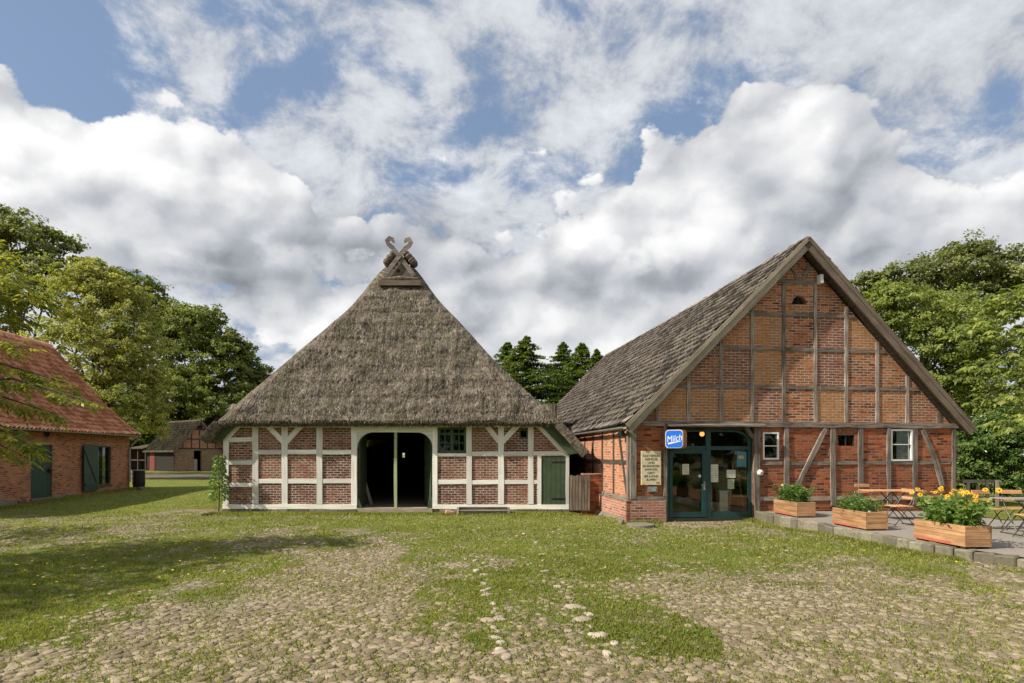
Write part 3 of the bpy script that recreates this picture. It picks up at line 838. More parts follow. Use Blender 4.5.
# ------------------------------------------------------------------ timber framing helpers
class Frame:
    """one wall plane of a building: a = along, z = up, d = depth into the wall; maps to the parent's space"""
    def __init__(s, parent, kind, off=0.0):
        s.p = parent; s.k = kind; s.off = off
    def m(s, a, z, d):
        if s.k == 'front': return (a, s.off + d, z)
        if s.k == 'left': return (s.off + d, a, z)        # outward is -x
        if s.k == 'right': return (s.off - d, a, z)       # outward is +x
    def beam(s, name, p0, p1, w, proj, m, depth=.08, wob=.006, seg=None, tint=None, bow=0.0):
        L = math.hypot(p1[0] - p0[0], p1[1] - p0[1]); n = seg or max(2, int(L / .5))
        dx, dz = (p1[0] - p0[0]) / L, (p1[1] - p0[1]) / L; nx, nz = -dz, dx
        mb = MB(); A = []
        for i in range(n + 1):
            t = i / n; c = (p0[0] + dx * L * t, p0[1] + dz * L * t)
            off = bow * math.sin(math.pi * t)
            wl = w / 2 + rnd.uniform(-wob, wob) + off; wr = w / 2 + rnd.uniform(-wob, wob) - off; pj = proj + rnd.uniform(-wob, wob) * .4
            A.append(((c[0] + nx * wl, c[1] + nz * wl), (c[0] - nx * wr, c[1] - nz * wr), pj, L * t))
        ti = rnd.random() if tint is None else tint
        q = rnd.uniform(0, 9)
        for i in range(n):
            (l0, r0, j0, u0), (l1, r1, j1, u1) = A[i], A[i + 1]
            mb.poly([s.m(*l0, -j0), s.m(*l1, -j1), s.m(*r1, -j1), s.m(*r0, -j0)], [(u0, q + w), (u1, q + w), (u1, q), (u0, q)], ti)
            mb.poly([s.m(*l0, -j0), s.m(*l0, depth), s.m(*l1, depth), s.m(*l1, -j1)], [(u0, q), (u0, q + .05), (u1, q + .05), (u1, q)], ti)
            mb.poly([s.m(*r0, depth), s.m(*r0, -j0), s.m(*r1, -j1), s.m(*r1, depth)], [(u0, q), (u0, q + .05), (u1, q + .05), (u1, q)], ti)
        for i in (0, -1):
            l, r_, j, u = A[i]
            mb.poly([s.m(*l, -j), s.m(*r_, -j), s.m(*r_, depth), s.m(*l, depth)], [(0, q), (w, q), (w, q + .1), (0, q + .1)], ti)
        return mb.build(name, m, s.p)
    def box(s, name, a0, a1, z0, z1, d0, d1, m, bevel=0, long=None, tint=.5):
        mb = MB()
        P_ = [s.m(a, z, d) for a in (a0, a1) for z in (z0, z1) for d in (d0, d1)]
        lo = [min(p[k] for p in P_) for k in range(3)]; hi = [max(p[k] for p in P_) for k in range(3)]
        if long is None: long = max(range(3), key=lambda k: hi[k] - lo[k])
        mb.box(lo[0], hi[0], lo[1], hi[1], lo[2], hi[2], long=long, tint=tint)
        return mb.build(name, m, s.p, bevel=bevel)
    def obox(s, mb, a0, a1, z0, z1, d0, d1, tint=.5, mi=0):
        P_ = [s.m(a, z, d) for a in (a0, a1) for z in (z0, z1) for d in (d0, d1)]
        lo = [min(p[k] for p in P_) for k in range(3)]; hi = [max(p[k] for p in P_) for k in range(3)]
        mb.box(lo[0], hi[0], lo[1], hi[1], lo[2], hi[2], long=max(range(3), key=lambda k: hi[k] - lo[k]), tint=tint, mi=mi)
def clip_poly(poly, planes):
    for (a, b, c) in planes:             # keep a*x+b*z <= c
        out = []
        for i in range(len(poly)):
            p, q = poly[i], poly[(i + 1) % len(poly)]
            fp, fq = a * p[0] + b * p[1] - c, a * q[0] + b * q[1] - c
            if fp <= 0: out.append(p)
            if (fp < 0 < fq) or (fq < 0 < fp):
                t = fp / (fp - fq); out.append((p[0] + (q[0] - p[0]) * t, p[1] + (q[1] - p[1]) * t))
        poly = out
        if len(poly) < 3: return []
    return poly
def brick_wall(mb, F, xs, zs, planes=(), openings=(), thick=.28, tint=None, mi=0):
    """skin of panels with real openings and reveals"""
    xs = sorted(set(list(xs) + [o[0] for o in openings] + [o[1] for o in openings]))
    zs = sorted(set(list(zs) + [o[2] for o in openings] + [o[3] for o in openings]))
    xs = [x for i, x in enumerate(xs) if i == 0 or x - xs[i - 1] > 1e-4]; zs = [x for i, x in enumerate(zs) if i == 0 or x - zs[i - 1] > 1e-4]
    for i in range(len(xs) - 1):
        for j in range(len(zs) - 1):
            cx, cz = (xs[i] + xs[i + 1]) / 2, (zs[j] + zs[j + 1]) / 2
            if any(o[0] < cx < o[1] and o[2] < cz < o[3] for o in openings): continue
            pl = clip_poly([(xs[i], zs[j]), (xs[i + 1], zs[j]), (xs[i + 1], zs[j + 1]), (xs[i], zs[j + 1])], planes)
            if len(pl) < 3: continue
            t = tint(cx, cz) if tint else .5
            mb.poly([F.m(a, z, 0) for a, z in pl], [(a, z) for a, z in pl], t, mi)
            mb.poly([F.m(a, z, thick) for a, z in reversed(pl)], [(a, z) for a, z in reversed(pl)], t, mi)
    for (a0, a1, z0, z1) in openings:
        for (p, q) in (((a0, z0), (a1, z0)), ((a1, z0), (a1, z1)), ((a1, z1), (a0, z1)), ((a0, z1), (a0, z0))):
            mb.poly([F.m(*p, 0), F.m(*q, 0), F.m(*q, thick), F.m(*p, thick)], None, .5, mi)
def window(F, a0, a1, z0, z1, m, d=.05, fw=.045, bars=(), name='window', fd=.05, glass=None, cols=()):
    mb = MB()
    F.obox(mb, a0, a0 + fw, z0, z1, d - fd, d + .02); F.obox(mb, a1 - fw, a1, z0, z1, d - fd, d + .02)
    F.obox(mb, a0 + fw, a1 - fw, z0, z0 + fw, d - fd + .003, d + .02); F.obox(mb, a0 + fw, a1 - fw, z1 - fw, z1, d - fd + .003, d + .02)
    for z in bars: F.obox(mb, a0 + fw, a1 - fw, z - .013, z + .013, d - fd + .012, d + .015)
    for (a, w) in cols: F.obox(mb, a - w / 2, a + w / 2, z0 + fw, z1 - fw, d - fd + .006, d + .015)
    o = mb.build(name, m, F.p)
    g = MB(); F.obox(g, a0 + fw * .5, a1 - fw * .5, z0 + fw * .5, z1 - fw * .5, d + .022, d + .028)
    go = g.build('pane', glass or M['glass'], o)
    return o
def tile_surface(name, pos, Lu, Lv, tw, th, m, parent, amp=.022, step=.022, sag=.02, seed=3, rake=None, sub=6):
    """curved tiles laid in courses: pos(u, v, h) -> point"""
    nt = int(Lu / tw); nc = int(Lv / th); tw = Lu / nt; th = Lv / nc
    us = np.linspace(0, nt, nt * sub + 1)
    rows = []
    for c in range(nc):
        rows.append((c, 0.0)); rows.append((c, 1.0))
    U = us * tw; ti_ = np.minimum(us.astype(int), nt - 1)
    V = []; T = []
    for (c, f) in rows:
        r = np.random.default_rng(seed * 1000 + c)
        off = r.uniform(-1, 1, nt) * .007; tn = r.random(nt); sl = r.uniform(-1, 1, nt) * .012
        w = np.sin((us % 1) * 2 * np.pi) * amp * .6 + np.where((us % 1) < .22, amp * .8, 0)
        v = (c + f * 1.06) * th + off[ti_] + (-.012 if f == 0 else 0)
        hgt = step * (1 - f) + w + sl[ti_] * (1 - f) + (fbm(U * .5, np.full_like(U, c * th * .5), seed, 3) - .5) * sag * 2
        if f == 1.0: hgt = hgt - .004
        for i in range(len(us)):
            V.append(pos(U[i], min(v[i], Lv + .05), hgt[i])); T.append(tn[ti_[i]])
    n = len(us); F_ = []
    for r_ in range(len(rows) - 1):
        for i in range(n - 1):
            a = r_ * n + i
            F_.append((a, a + 1, a + n + 1, a + n))
    V = np.array(V); 
    uv = np.array([(us[i % n], rows[i // n][0] + rows[i // n][1] * .999) for i in range(len(V))])
    return mesh_np(name, V, F_, m, parent, tint=T, uv=uv)

# ================================================================== brick barn on the right
OR = Vector((3.30, 16.8, 0))
barn = thing('timber_framed_barn', 'brick barn with weathered grey timber frame, grey tiled gable roof and teal glass entrance', 'barn', OR, YAW)
FF_ = Frame(barn, 'front'); FL = Frame(barn, 'left')
f = lambda px, py, d=0.0: fr(OR, px, py, d)
LEN = 20.0
OVH = -.34
apex = f(808, 238, OVH); le = f(628, 424, OVH); re = f(974, 428, OVH)
print('barn apex', apex, 'left', le, 're', re)
WR = f(956.5, 460)[0]
# roof slopes through bargeboard top edge
def line(p, q):
    a, b = -(q[1] - p[1]), (q[0] - p[0])
    c = a * p[0] + b * p[1]
    return a, b, c
BT = .30       # from bargeboard top down to wall head
la = line(le, apex); ra = line(apex, re)
def shift(l, d):
    n = math.hypot(l[0], l[1]); return (l[0], l[1], l[2] - d * n)
roofpl = [shift(la, BT * .8), shift(ra, BT * .8)]
posts_g = [657, 688.3, 720.7, 752, 783.5, 815, 846, 877, 907, 938]
pg = [f(x, 400)[0] for x in posts_g]
zr = [f(790, y)[1] for y in (424.5, 387.4, 349.3, 314.8, 281.6)]
ZB = zr[0]
xs = [0] + pg + [WR]
tints = {}
def tfun(cx, cz):
    k = (sum(cx > p for p in pg), sum(cz > z for z in zr))
    if k not in tints:
        r = random.Random(k[0] * 31 + k[1] * 7 + 5)
        tints[k] = min(1, max(0, r.gauss(.52, .36)))
    return tints[k]
win1 = (f(762.5, 459)[0], f(778.5, 459)[0], f(770, 459.5)[1], f(770, 432.3)[1])
win2 = (f(890.2, 461)[0], f(912, 461)[0], f(900, 461)[1], f(900, 429.3)[1])
win3 = (f(838, 445)[0], f(854.5, 445)[0], f(846, 446)[1], f(846, 435)[1])
vent = (f(792, 304)[0], f(806.5, 304)[0], f(799, 304.3)[1], f(799, 296)[1])
dz0 = f(700, 518)[1]; dz1 = f(700, 430)[1]
dx0, dx1 = f(667, 500)[0], f(752.8, 500)[0]
door_o = (dx0, dx1, -.4, ZB - .06)
print('door z', dz0, dz1, 'ZB', ZB, 'width', WR, 'posts', pg[:3])
mb = MB()
brick_wall(mb, FF_, xs, [-.4, ZB], openings=[win1, win2, win3, door_o])
brick_wall(mb, FF_, [0, WR], [-.4, -.35])
w1 = mb.build('wall', M['brick_old'], barn)
w1['label'] = 'dark red brick ground floor wall'
mb = MB()
# half round vent opening
va, vb, vz0, vz1 = vent
brick_wall(mb, FF_, xs, zr[0:1] + zr[1:] + [apex[1]], planes=roofpl, openings=[vent], tint=tfun)
w2 = mb.build('gable', M['brick_gable'], barn)
w2['label'] = 'gable of patched orange and brown brick panels'
# fill the vent's corners to an arch and set its louvres
mb = MB()
vc = (va + vb) / 2; vr = (vb - va) / 2; vh = vz1 - vz0
for sgn in (-1, 1):
    pts = [(vc + sgn * vr, vz1)]
    for k in range(7):
        t = math.pi / 2 * k / 6
        pts.append((vc + sgn * vr * math.cos(t), vz0 + vh * math.sin(t)))
    if sgn > 0: pts = pts[::-1]
    mb.prism(pts, -.004, .2)
mb.build('vent_arch', M['brick_gable'], barn)
mb = MB()
for k in range(9):                                  # fan of arch bricks
    t0 = math.pi * (k + .08) / 9; t1 = math.pi * (k + .92) / 9
    pts = [(vc + (vr + o_) * math.cos(t), vz0 + (vh + o_) * math.sin(t)) for (t, o_) in ((t0, .01), (t0, .13), (t1, .13), (t1, .01))]
    mb.prism(pts, -.012, .02, tint=rnd.random())
mb.build('vent_brick_arch', M['brick_side'], barn)
mb = MB()
FF_.obox(mb, vc - .015, vc + .015, vz0, vz1 - .02, .05, .09); FF_.obox(mb, va, vb, vz0 + vh * .4, vz0 + vh * .46, .055, .08)
FF_.obox(mb, va, vb, vz0, vz1, .16, .17)
mb.build('vent_louvre', M['near_black'], barn)
# side walls, rear wall and a floor
mb = MB()
ZS = f(640, 424)[1] + .02
brick_wall(mb, FL, [.001, LEN], [-.4, ZS])
w3 = mb.build('side_wall', M['brick_side'], barn)
FRt = Frame(barn, 'right', WR)
mb = MB(); brick_wall(mb, FRt, [.001, LEN], [-.4, ZS]); mb.build('side_wall', M['brick_side'], barn)
FB = Frame(barn, 'front', LEN)
mb = MB(); brick_wall(mb, FB, [0, WR], [-.4, ZB, apex[1]], planes=roofpl); mb.build('rear_wall', M['brick_gable'], barn)
mb = MB(); mb.box(.3, WR - .3, .29, LEN - .1, -.1, dz0 - .01); mb.build('floor', M['interior'], barn)
# gable frame
TG, TD = M['timber_grey'], M['timber_dark']
def roof_z(s, dd):                                   # wall head under the roof at s
    l1 = shift(la, dd); l2 = shift(ra, dd)
    return min((l1[2] - l1[0] * s) / l1[1], (l2[2] - l2[0] * s) / l2[1])
def roof_s(z, dd):
    l1 = shift(la, dd); l2 = shift(ra, dd)
    return (l1[2] - l1[1] * z) / l1[0], (l2[2] - l2[1] * z) / l2[0]
for i, z in enumerate(zr[1:]):
    s0, s1 = roof_s(z, BT * .8 + .04)
    FF_.beam('rail', (s0, z), (s1, z + rnd.uniform(-.01, .01)), .10, .022 if i != 3 else .034, TG)
FF_.beam('tie_beam', (-.03, ZB), (WR + .03, ZB - .01), .15, .055, TG, wob=.010)
for i, s in enumerate(pg):
    top = roof_z(s, BT * .8 + .03)
    zt = min(top, zr[4] - .05)
    if top <= ZB + .15: continue
    dk = (i in (0, 9)) or rnd.random() < .25
    FF_.beam('post', (s + rnd.uniform(-.01, .01), ZB + .07), (s, zt), .10, .030, TG if dk else M['timber_light'])
# short braces in the top triangle
zc = zr[4]
p0 = f(797.4, 280); p1 = f(791.3, 267); FF_.beam('brace', p0, p1, .075, .03, TG)
p0 = f(802, 280); p1 = f(809, 266); FF_.beam('brace', p0, p1, .075, .03, TG)
# ground floor frame
gz = f(640, 523)[1]
sillz = f(645, 498)[1]
FF_.beam('corner_post', (.085, -.02 + sillz), (.085, ZB - .07), .17, .06, TG, wob=.012)
FF_.beam('sill_beam', (.02, sillz), (dx0 - .02, sillz), .10, .05, TG)
FF_.beam('post', (f(664.8, 480)[0], -.05), (f(664.8, 480)[0], ZB - .07), .10, .045, TG)
pdoor = f(755.8, 480)[0]
FF_.beam('post', (pdoor + .02, -.15), (pdoor, ZB - .07), .17, .065, TG, wob=.014)
FF_.beam('brace', f(746, 426.5), f(757.5, 441), .11, .05, TG, bow=-.05)
for px, w, y1 in ((786, .14, 512), (832, .15, 512), (860, .14, 512), (888, .12, 512), (914.5, .14, 512), (953.3, .11, 512)):
    s = f(px, 470)[0]
    FF_.beam('post', (s + rnd.uniform(-.02, .02), .34), (s, ZB - .07), w, .045, TG, wob=.010)
mrz = f(860, 463)[1]
edges = [f(x, 463)[0] for x in (759, 784, 832, 860, 888, 914, 952)]
for a, b in zip(edges[:-1], edges[1:]):
    FF_.beam('rail', (a + .06, mrz + rnd.uniform(-.012, .012)), (b - .06, mrz + rnd.uniform(-.012, .012)), .10, .022, TG)
FF_.beam('brace', f(825, 428.5), f(796, 487.5), .13, .055, TG, wob=.012)
FF_.beam('brace', f(921.5, 430), f(942, 486), .13, .055, TG, bow=.06, wob=.012)
sl = f(800, 498.5)[1]
FF_.beam('sill_beam', (f(759, 498)[0], sl + .0), (WR - .02, sl - .02), .12, .03, M['board_grey'], wob=.014)
# side wall frame
g_ = lambda px, py, d=0.0: si(OR, px, py, d)
rz_s = g_(615, 461.8)[1]
for px in (613.8, 602.6, 593.3, 585, 577.5, 571):
    y = g_(px, 470)[0]
    FL.beam('post', (y, .5), (y, ZS - .02), .13, .02, TD)
for y in (7.9, 9.6, 11.4, 13.2, 15, 17, 19):
    FL.beam('post', (y, .5), (y, ZS - .02), .13, .02, TD)
FL.beam('brace', g_(619.3, 432), g_(627.3, 494), .12, .03, TD)
FL.beam('rail', (.2, rz_s), (LEN - .2, rz_s - .03), .12, .014, TD, seg=18)
FL.beam('corner_post', (.09, sillz - .02), (.09, ZS - .02), .16, .05, TG)
FL.beam('sill_beam', (.2, g_(615, 495.5)[1]), (LEN - .2, g_(615, 495.5)[1]), .10, .03, TG, seg=16)
# projecting brick plinth at the corner
ph = g_(615, 496)[1] - .05
yend = g_(600, 500)[0]
mb = MB()
mb.box(-.11, .001, -.06, yend, -.4, ph)
mb.box(-.11, dx0 - .06, -.06, .05, -.4, sillz - .06)
pl_ = mb.build('plinth', M['brick_plinth'], barn)
mb = MB(); mb.poly([(-.13, -.08, ph + .005), (.0, -.08, ph + .03), (.0, yend, ph + .03), (-.13, yend, ph + .005)])
mb.build('plinth_capping', M['kerbstone'], barn)
mb = MB(); 
for i in range(6):
    y0 = .15 + i * .5
    mb.prism([(-.12, -.4), (-.11, .03), (-.24 - .03 * math.sin(i * 1.7), -.13), (-.26, -.4)], y0, y0 + .49, axis='y')
mb.build('rendered_footing', M['kerbstone'], barn)
# windows
window(FF_, *win1, M['white_paint'], bars=[(win1[2] + win1[3]) / 2], d=.0, fd=.03)
w_ = window(FF_, *win2, M['white_paint'], bars=[(win2[2] + win2[3]) / 2 + .02], d=.0, fd=.035, fw=.05)
mb = MB(); FF_.obox(mb, win2[0] + .25, win2[1] - .06, win2[2] + .07, win2[3] - .06, .05, .06); mb.build('curtain', M['cloth_white'], w_)
window(FF_, *win3, M['near_black'], d=.06, fw=.02, cols=[((win3[0] + win3[1]) / 2, .03)], name='small_window')
for (a0, a1, z0, z1) in (win1, win2, win3):
    mb = MB(); mb.box(a0 - .3, a1 + .3, 1.3, 1.32, z0 - .3, z1 + .3); 
# dark rear boards behind the small windows keep daylight from crossing the loft
# entrance: teal frame with door leaf, fixed pane and fanlights
en = MB()
ft, fd0, fd1 = .085, .06, .14
gx_ = lambda px: f(px, 480)[0]
gzz = lambda py: f(710, py)[1]
xm0, xm1 = gx_(706.6), gx_(711.6)
def bx(mb, a0, a1, z0, z1, d0=fd0, d1=fd1): FF_.obox(mb, a0, a1, z0, z1, d0, d1)
bx(en, dx0 + .02, gx_(671), dz0, dz1); bx(en, gx_(749), dx1, dz0, dz1 - .30)
bx(en, gx_(671), gx_(735), gzz(431.8), dz1, fd0 + .002); bx(en, xm0, xm1, dz0, gzz(431.8), fd0 - .012)
bx(en, gx_(671), xm0, gzz(450), gzz(446), fd0 + .004); bx(en, xm1, gx_(749), gzz(450), gzz(446), fd0 + .004)
bx(en, xm1, gx_(749), dz0, gzz(512), fd0 + .004)
# curved head at the right
pts_o = []; pts_i = []
for k in range(7):
    t = math.pi / 2 * k / 6
    pts_o.append((gx_(735) + (dx1 - gx_(735)) * math.sin(t), dz1 - .36 + .36 * math.cos(t)))
    pts_i.append((gx_(735) + (gx_(749) - gx_(735)) * math.sin(t), dz1 - .36 + (.36 - (dz1 - gzz(431.8))) * math.cos(t)))
for k in range(6):
    mb_ = [pts_o[k], pts_i[k], pts_i[k + 1], pts_o[k + 1]]
    en.prism(mb_, fd0 + .001, fd1)
entr = en.build('entrance_frame', M['teal'], barn)
mb = MB(); bx(mb, dx0 - .02, dx1 + .02, dz0 - .12, dz0 - .002, .02, .2); mb.build('threshold', M['steel_green'], entr)
# dark reveal boards round the curved corner
mb = MB(); bx(mb, dx1 - .01, dx1 + .06, dz0, ZB - .06, .03, .26); bx(mb, dx0 - .05, dx0 + .03, dz0, ZB - .06, .05, .26)
bx(mb, dx0, dx1, dz1 + .002, ZB - .06, .09, .24)
mb.build('door_reveal', TD, entr)
leaf = MB()
bx(leaf, gx_(669.5) + .02, gx_(673.3), dz0 + .02, gzz(450) - .004, fd0 - .02, fd1 - .02); bx(leaf, gx_(703), xm0 + .015, dz0 + .02, gzz(450) - .004, fd0 - .024, fd1 - .02)
bx(leaf, gx_(673.3), gx_(703), dz0 + .02, gzz(512), fd0 - .018, fd1 - .02); bx(leaf, gx_(673.3), gx_(703), gzz(453.5), gzz(450) - .004, fd0 - .018, fd1 - .02)
leaf = leaf.build('door', M['teal'], barn)
mb = MB(); bx(mb, gx_(673), gx_(703.2), gzz(512.3), gzz(453.2), .09, .098); mb.build('pane', M['glass'], leaf)
mb = MB(); hz = gzz(486); bx(mb, gx_(704.3), gx_(705.8), hz - .11, hz + .13, .025, .04); mb.box(gx_(702), gx_(705.4), -.01, .005, hz + .02, hz + .04); mb.box(gx_(705) - .008, gx_(705) + .008, -.01, .03, hz + .02, hz + .04)
mb.build('handle', M['zinc'], leaf)
mb = MB(); cx_, cz_ = gx_(701), gzz(476)
mb.prism([(cx_ + .045 * math.cos(k * .5236), cz_ + .045 * math.sin(k * .5236)) for k in range(12)], .084, .088); mb.build('round_sticker', M['paper_white'], leaf)
def notice(name, x0, x1, y0, y1, m, parent, lines=5, d=.082):
    a0, a1, z0, z1 = gx_(x0), gx_(x1), gzz(y1), gzz(y0)
    mb = MB(); bx(mb, a0, a1, z0, z1, d, d + .003); o = mb.build(name, m, parent)
    mb = MB(); h = (z1 - z0)
    for k in range(lines):
        z = z1 - h * (k + 1) / (lines + 1); w = (a1 - a0) * (.30 + .12 * ((k * 7) % 3) / 2)
        bx(mb, (a0 + a1) / 2 - w, (a0 + a1) / 2 + w, z - .006, z + .006, d - .002, d - .0005)
    if lines: mb.build('printed_lines', M['slat_grey'], o)
    return o
notice('notice', 683.5, 690.3, 464, 474.5, M['paper'], leaf, 3)
mb = MB(); bx(mb, xm1 - .005, gx_(749.2), gzz(512.2), gzz(449.8), .09, .098); mb.build('pane', M['glass'], entr)
mb = MB(); bx(mb, gx_(671) - .005, xm0, gzz(446.2), gzz(431.5), .09, .098); bx(mb, xm1, gx_(748.6), gzz(446.2), gzz(431.8) , .09, .098); mb.build('fanlight', M['glass'], entr)
notice('notice', 711.3, 719.6, 464.5, 482.3, M['paper'], entr, 7)
notice('notice', 728, 737, 470, 478, M['paper'], entr, 3)
notice('notice', 729, 735.6, 479.4, 489.3, M['cream_green'], entr, 3)
pz = notice('poster', 738.2, 747.6, 451.6, 466.5, plain_mat('poster_teal', (.06, .22, .24), .6), entr, 0)
mb = MB(); bx(mb, gx_(740), gx_(745), gzz(458.5), gzz(455.8), .079, .0815); mb.build('poster_band', plain_mat('poster_orange', (.65, .3, .06), .6), pz)
# canopy board above the entrance
mb = MB(); a0, a1 = f(664.5, 424)[0], f(762, 424)[0]
mb.poly([(a0, -.26, ZB - .045), (a1, -.26, ZB - .045), (a1, -.02, ZB + .03), (a0, -.02, ZB + .03)], [(a0, 0), (a1, 0), (a1, .3), (a0, .3)])
mb.box(a0, a1, -.26, -.235, ZB - .085, ZB - .046, long=0); mb.poly([(a0, -.26, ZB - .065), (a0, -.02, ZB + .01), (a1, -.02, ZB + .01), (a1, -.26, ZB - .065)])
mb.build('canopy_board', M['timber_grey'], barn)
# alarm bell on the entrance post, floodlight under the side eave, box under the verge
mb = MB(); c = f(758.8, 472.6); n = 14
for k in range(n):
    t0, t1 = 6.283 * k / n, 6.283 * (k + 1) / n
    prev = None
    for (r0, y0), (r1, y1) in (((.0, -.155), (.05, -.145)), ((.05, -.145), (.085, -.11)), ((.085, -.11), (.09, -.065))):
        mb.poly([(c[0] + r0 * math.cos(t0), y0, c[1] + r0 * math.sin(t0)), (c[0] + r1 * math.cos(t0), y1, c[1] + r1 * math.sin(t0)), (c[0] + r1 * math.cos(t1), y1, c[1] + r1 * math.sin(t1)), (c[0] + r0 * math.cos(t1), y0, c[1] + r0 * math.sin(t1))])
bl = mb.build('alarm_bell', M['white_paint'], barn)
mb = MB(); mb.box(c[0] - .022, c[0] + .022, -.16, -.15, c[1] - .022, c[1] + .022); mb.build('bell_boss', plain_mat('faded_red', (.4, .12, .1)), bl)
mb = MB(); q = g_(626.5, 434)
mb.box(-.20, -.08, q[0] - .10, q[0] + .12, q[1] - .07, q[1] + .07); mb.box(-.08, .0, q[0] - .015, q[0] + .015, q[1] - .02, q[1] + .02); mb.tube([(-.14, q[0], q[1] + .07), (-.06, q[0], q[1] + .16), (.0, q[0], q[1] + .17)], .012, 6)
mb.build('floodlight', M['black_iron'], barn, bevel=.008)
mb = MB(); c = f(820, 279.5, -.1); mb.box(c[0] - .055, c[0] + .055, -.2, -.02, c[1] - .13, c[1] + .13); mb.build('junction_box', M['white_paint'], barn, bevel=.012)
# roof: tiles, boards, verge
def roof_side(name, p_eave, p_apex, sgn):
    dx, dz = p_apex[0] - p_eave[0], p_apex[1] - p_eave[1]; L = math.hypot(dx, dz); ux, uz = dx / L, dz / L
    nx, nz = -uz * sgn, ux * sgn
    if nz < 0: nx, nz = -nx, -nz
    def pos(u, v, h):
        sag = -.05 * math.sin(math.pi * min(max(u / (LEN + .6), 0), 1)) * 1.4
        return (p_eave[0] + ux * v + nx * (h + .01), OVH - .03 + u, p_eave[1] + uz * v + nz * (h + .01) + sag)
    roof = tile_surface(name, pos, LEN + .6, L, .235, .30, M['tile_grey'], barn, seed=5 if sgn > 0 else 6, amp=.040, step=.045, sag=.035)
    mb = MB()                                        # battens and rafters as one dark underside
    a = (p_eave[0], p_eave[1]); b = (p_apex[0], p_apex[1])
    t0, t1 = .03, .11
    P_ = [(a[0] - nx * t0, a[1] - nz * t0), (b[0] - nx * t0, b[1] - nz * t0), (b[0] - nx * t1, b[1] - nz * t1), (a[0] - nx * t1, a[1] - nz * t1)]
    mb.prism(P_, OVH + .05, LEN + .2)
    mb.build('roof_boarding', M['board_brown'], barn)
    mb = MB()                                        # bargeboard, two planks
    def plank(y0, y1, o0, o1, e=0):
        P_ = [(a[0] - ux * .06 - nx * o0, a[1] - uz * .06 - nz * o0), (b[0] - nx * o0 + ux * e, b[1] - nz * o0 + uz * e), (b[0] - nx * o1 + ux * e, b[1] - nz * o1 + uz * e), (a[0] - ux * .06 - nx * o1, a[1] - uz * .06 - nz * o1)]
        n_ = 1
        mb.poly([(P_[0][0], y0, P_[0][1]), (P_[1][0], y0, P_[1][1]), (P_[2][0], y0, P_[2][1]), (P_[3][0], y0, P_[3][1])], [(0, o0), (L, o0), (L, o1), (0, o1)])
        for i in range(4):
            p, q = P_[i], P_[(i + 1) % 4]
            mb.poly([(p[0], y0, p[1]), (p[0], y1, p[1]), (q[0], y1, q[1]), (q[0], y0, q[1])])
        mb.poly([(p[0], y1, p[1]) for p in reversed(P_)])
    plank(OVH - .02, OVH + .03, -.015, .235, 0); plank(OVH - .05, OVH - .021, -.05, .06, 0)
    mb.build('bargeboard', M['board_grey'] if sgn > 0 else M['board_brown'], barn)
    return roof
roof_side('roof', le, apex, 1); roof_side('roof', re, apex, -1)
mb = MB()
for i in range(50):                                   # ridge tiles
    y = OVH + i * (LEN + .5) / 50; sg = -.07 * math.sin(math.pi * i / 50)
    mb.tube([(apex[0], y, apex[1] - .045 + sg), (apex[0], y + .42, apex[1] - .03 + sg)], [.085, .105], 8, tint=rnd.random())
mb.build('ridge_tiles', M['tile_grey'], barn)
# gutter and brackets along the left eave
mb = MB(); gxp, gzp = le[0] - .07, le[1] - .07
for i in range(20):
    y0 = OVH + .1 + i * 1.0
    pr = [(gxp + .065 * math.cos(t), gzp + .065 * math.sin(t)) for t in [math.pi + math.pi * k / 6 for k in range(7)]]
    for a, b in zip(pr[:-1], pr[1:]):
        mb.poly([(a[0], y0, a[1]), (b[0], y0, b[1]), (b[0], y0 + 1.0, b[1]), (a[0], y0 + 1.0, a[1])])
mb.build('gutter', M['zinc'], barn)
# things inside, seen through the glass
t = thing('easel', 'pale wooden easel leaning inside behind the right glass pane', 'easel', OR + CU * (gx_(742)) + CV * .42 + Vector((0, 0, dz0)), YAW)
mb = MB(); mb.tube([(-.20, 0, 0), (.02, .1, 1.75)], .022, 6); mb.build('leg', M['slat'], t)
mb = MB(); mb.tube([(.32, 0, 0), (.06, .1, 1.75)], .022, 6); mb.build('leg', M['slat'], t)
mb = MB(); mb.box(-.16, .28, .0, .05, .55, .60); mb.build('shelf', M['slat'], t)
t = thing('display_stand', 'white upright display stand inside the glazed entrance', 'stand', OR + CU * gx_(729) + CV * .42 + Vector((0, 0, dz0)), YAW)
mb = MB(); mb.box(-.13, .13, -.12, .12, 0, .72); mb.build('body', M['cream'], t, bevel=.01)
mb = MB(); mb.box(-.15, .15, -.14, .14, .72, .75); mb.build('top', M['white_paint'], t)
t = thing('wooden_shelf_post', 'upright golden timber board just inside the entrance mullion', 'board', OR + CU * gx_(716) + CV * .36 + Vector((0, 0, dz0)), YAW)
mb = MB(); mb.box(-.08, .06, 0, .05, 0, .95, long=2); mb.build('board', M['slat'], t)
t = thing('pendant_lamp', 'small round orange lamp glowing behind the upper door glass', 'lamp', OR + CU * (f(702, 432, 1.0)[0]) + CV * 1.0 + Vector((0, 0, f(702, 434, 1.0)[1])), YAW)
ml, tt_, bb = mat('lamp_glow'); bb.inputs['Base Color'].default_value = (.8, .35, .06, 1); bb.inputs['Emission Color'].default_value = (1, .42, .08, 1); bb.inputs['Emission Strength'].default_value = 1.2
mb = MB()
for a in range(6):
    for b in range(10):
        def sp(i, j): return (.075 * math.sin(math.pi * i / 6) * math.cos(.6283 * j), .075 * math.sin(math.pi * i / 6) * math.sin(.6283 * j), .075 * math.cos(math.pi * i / 6))
        mb.poly([sp(a, b), sp(a + 1, b), sp(a + 1, b + 1), sp(a, b + 1)])
mb.build('shade', ml, t, smooth=True)
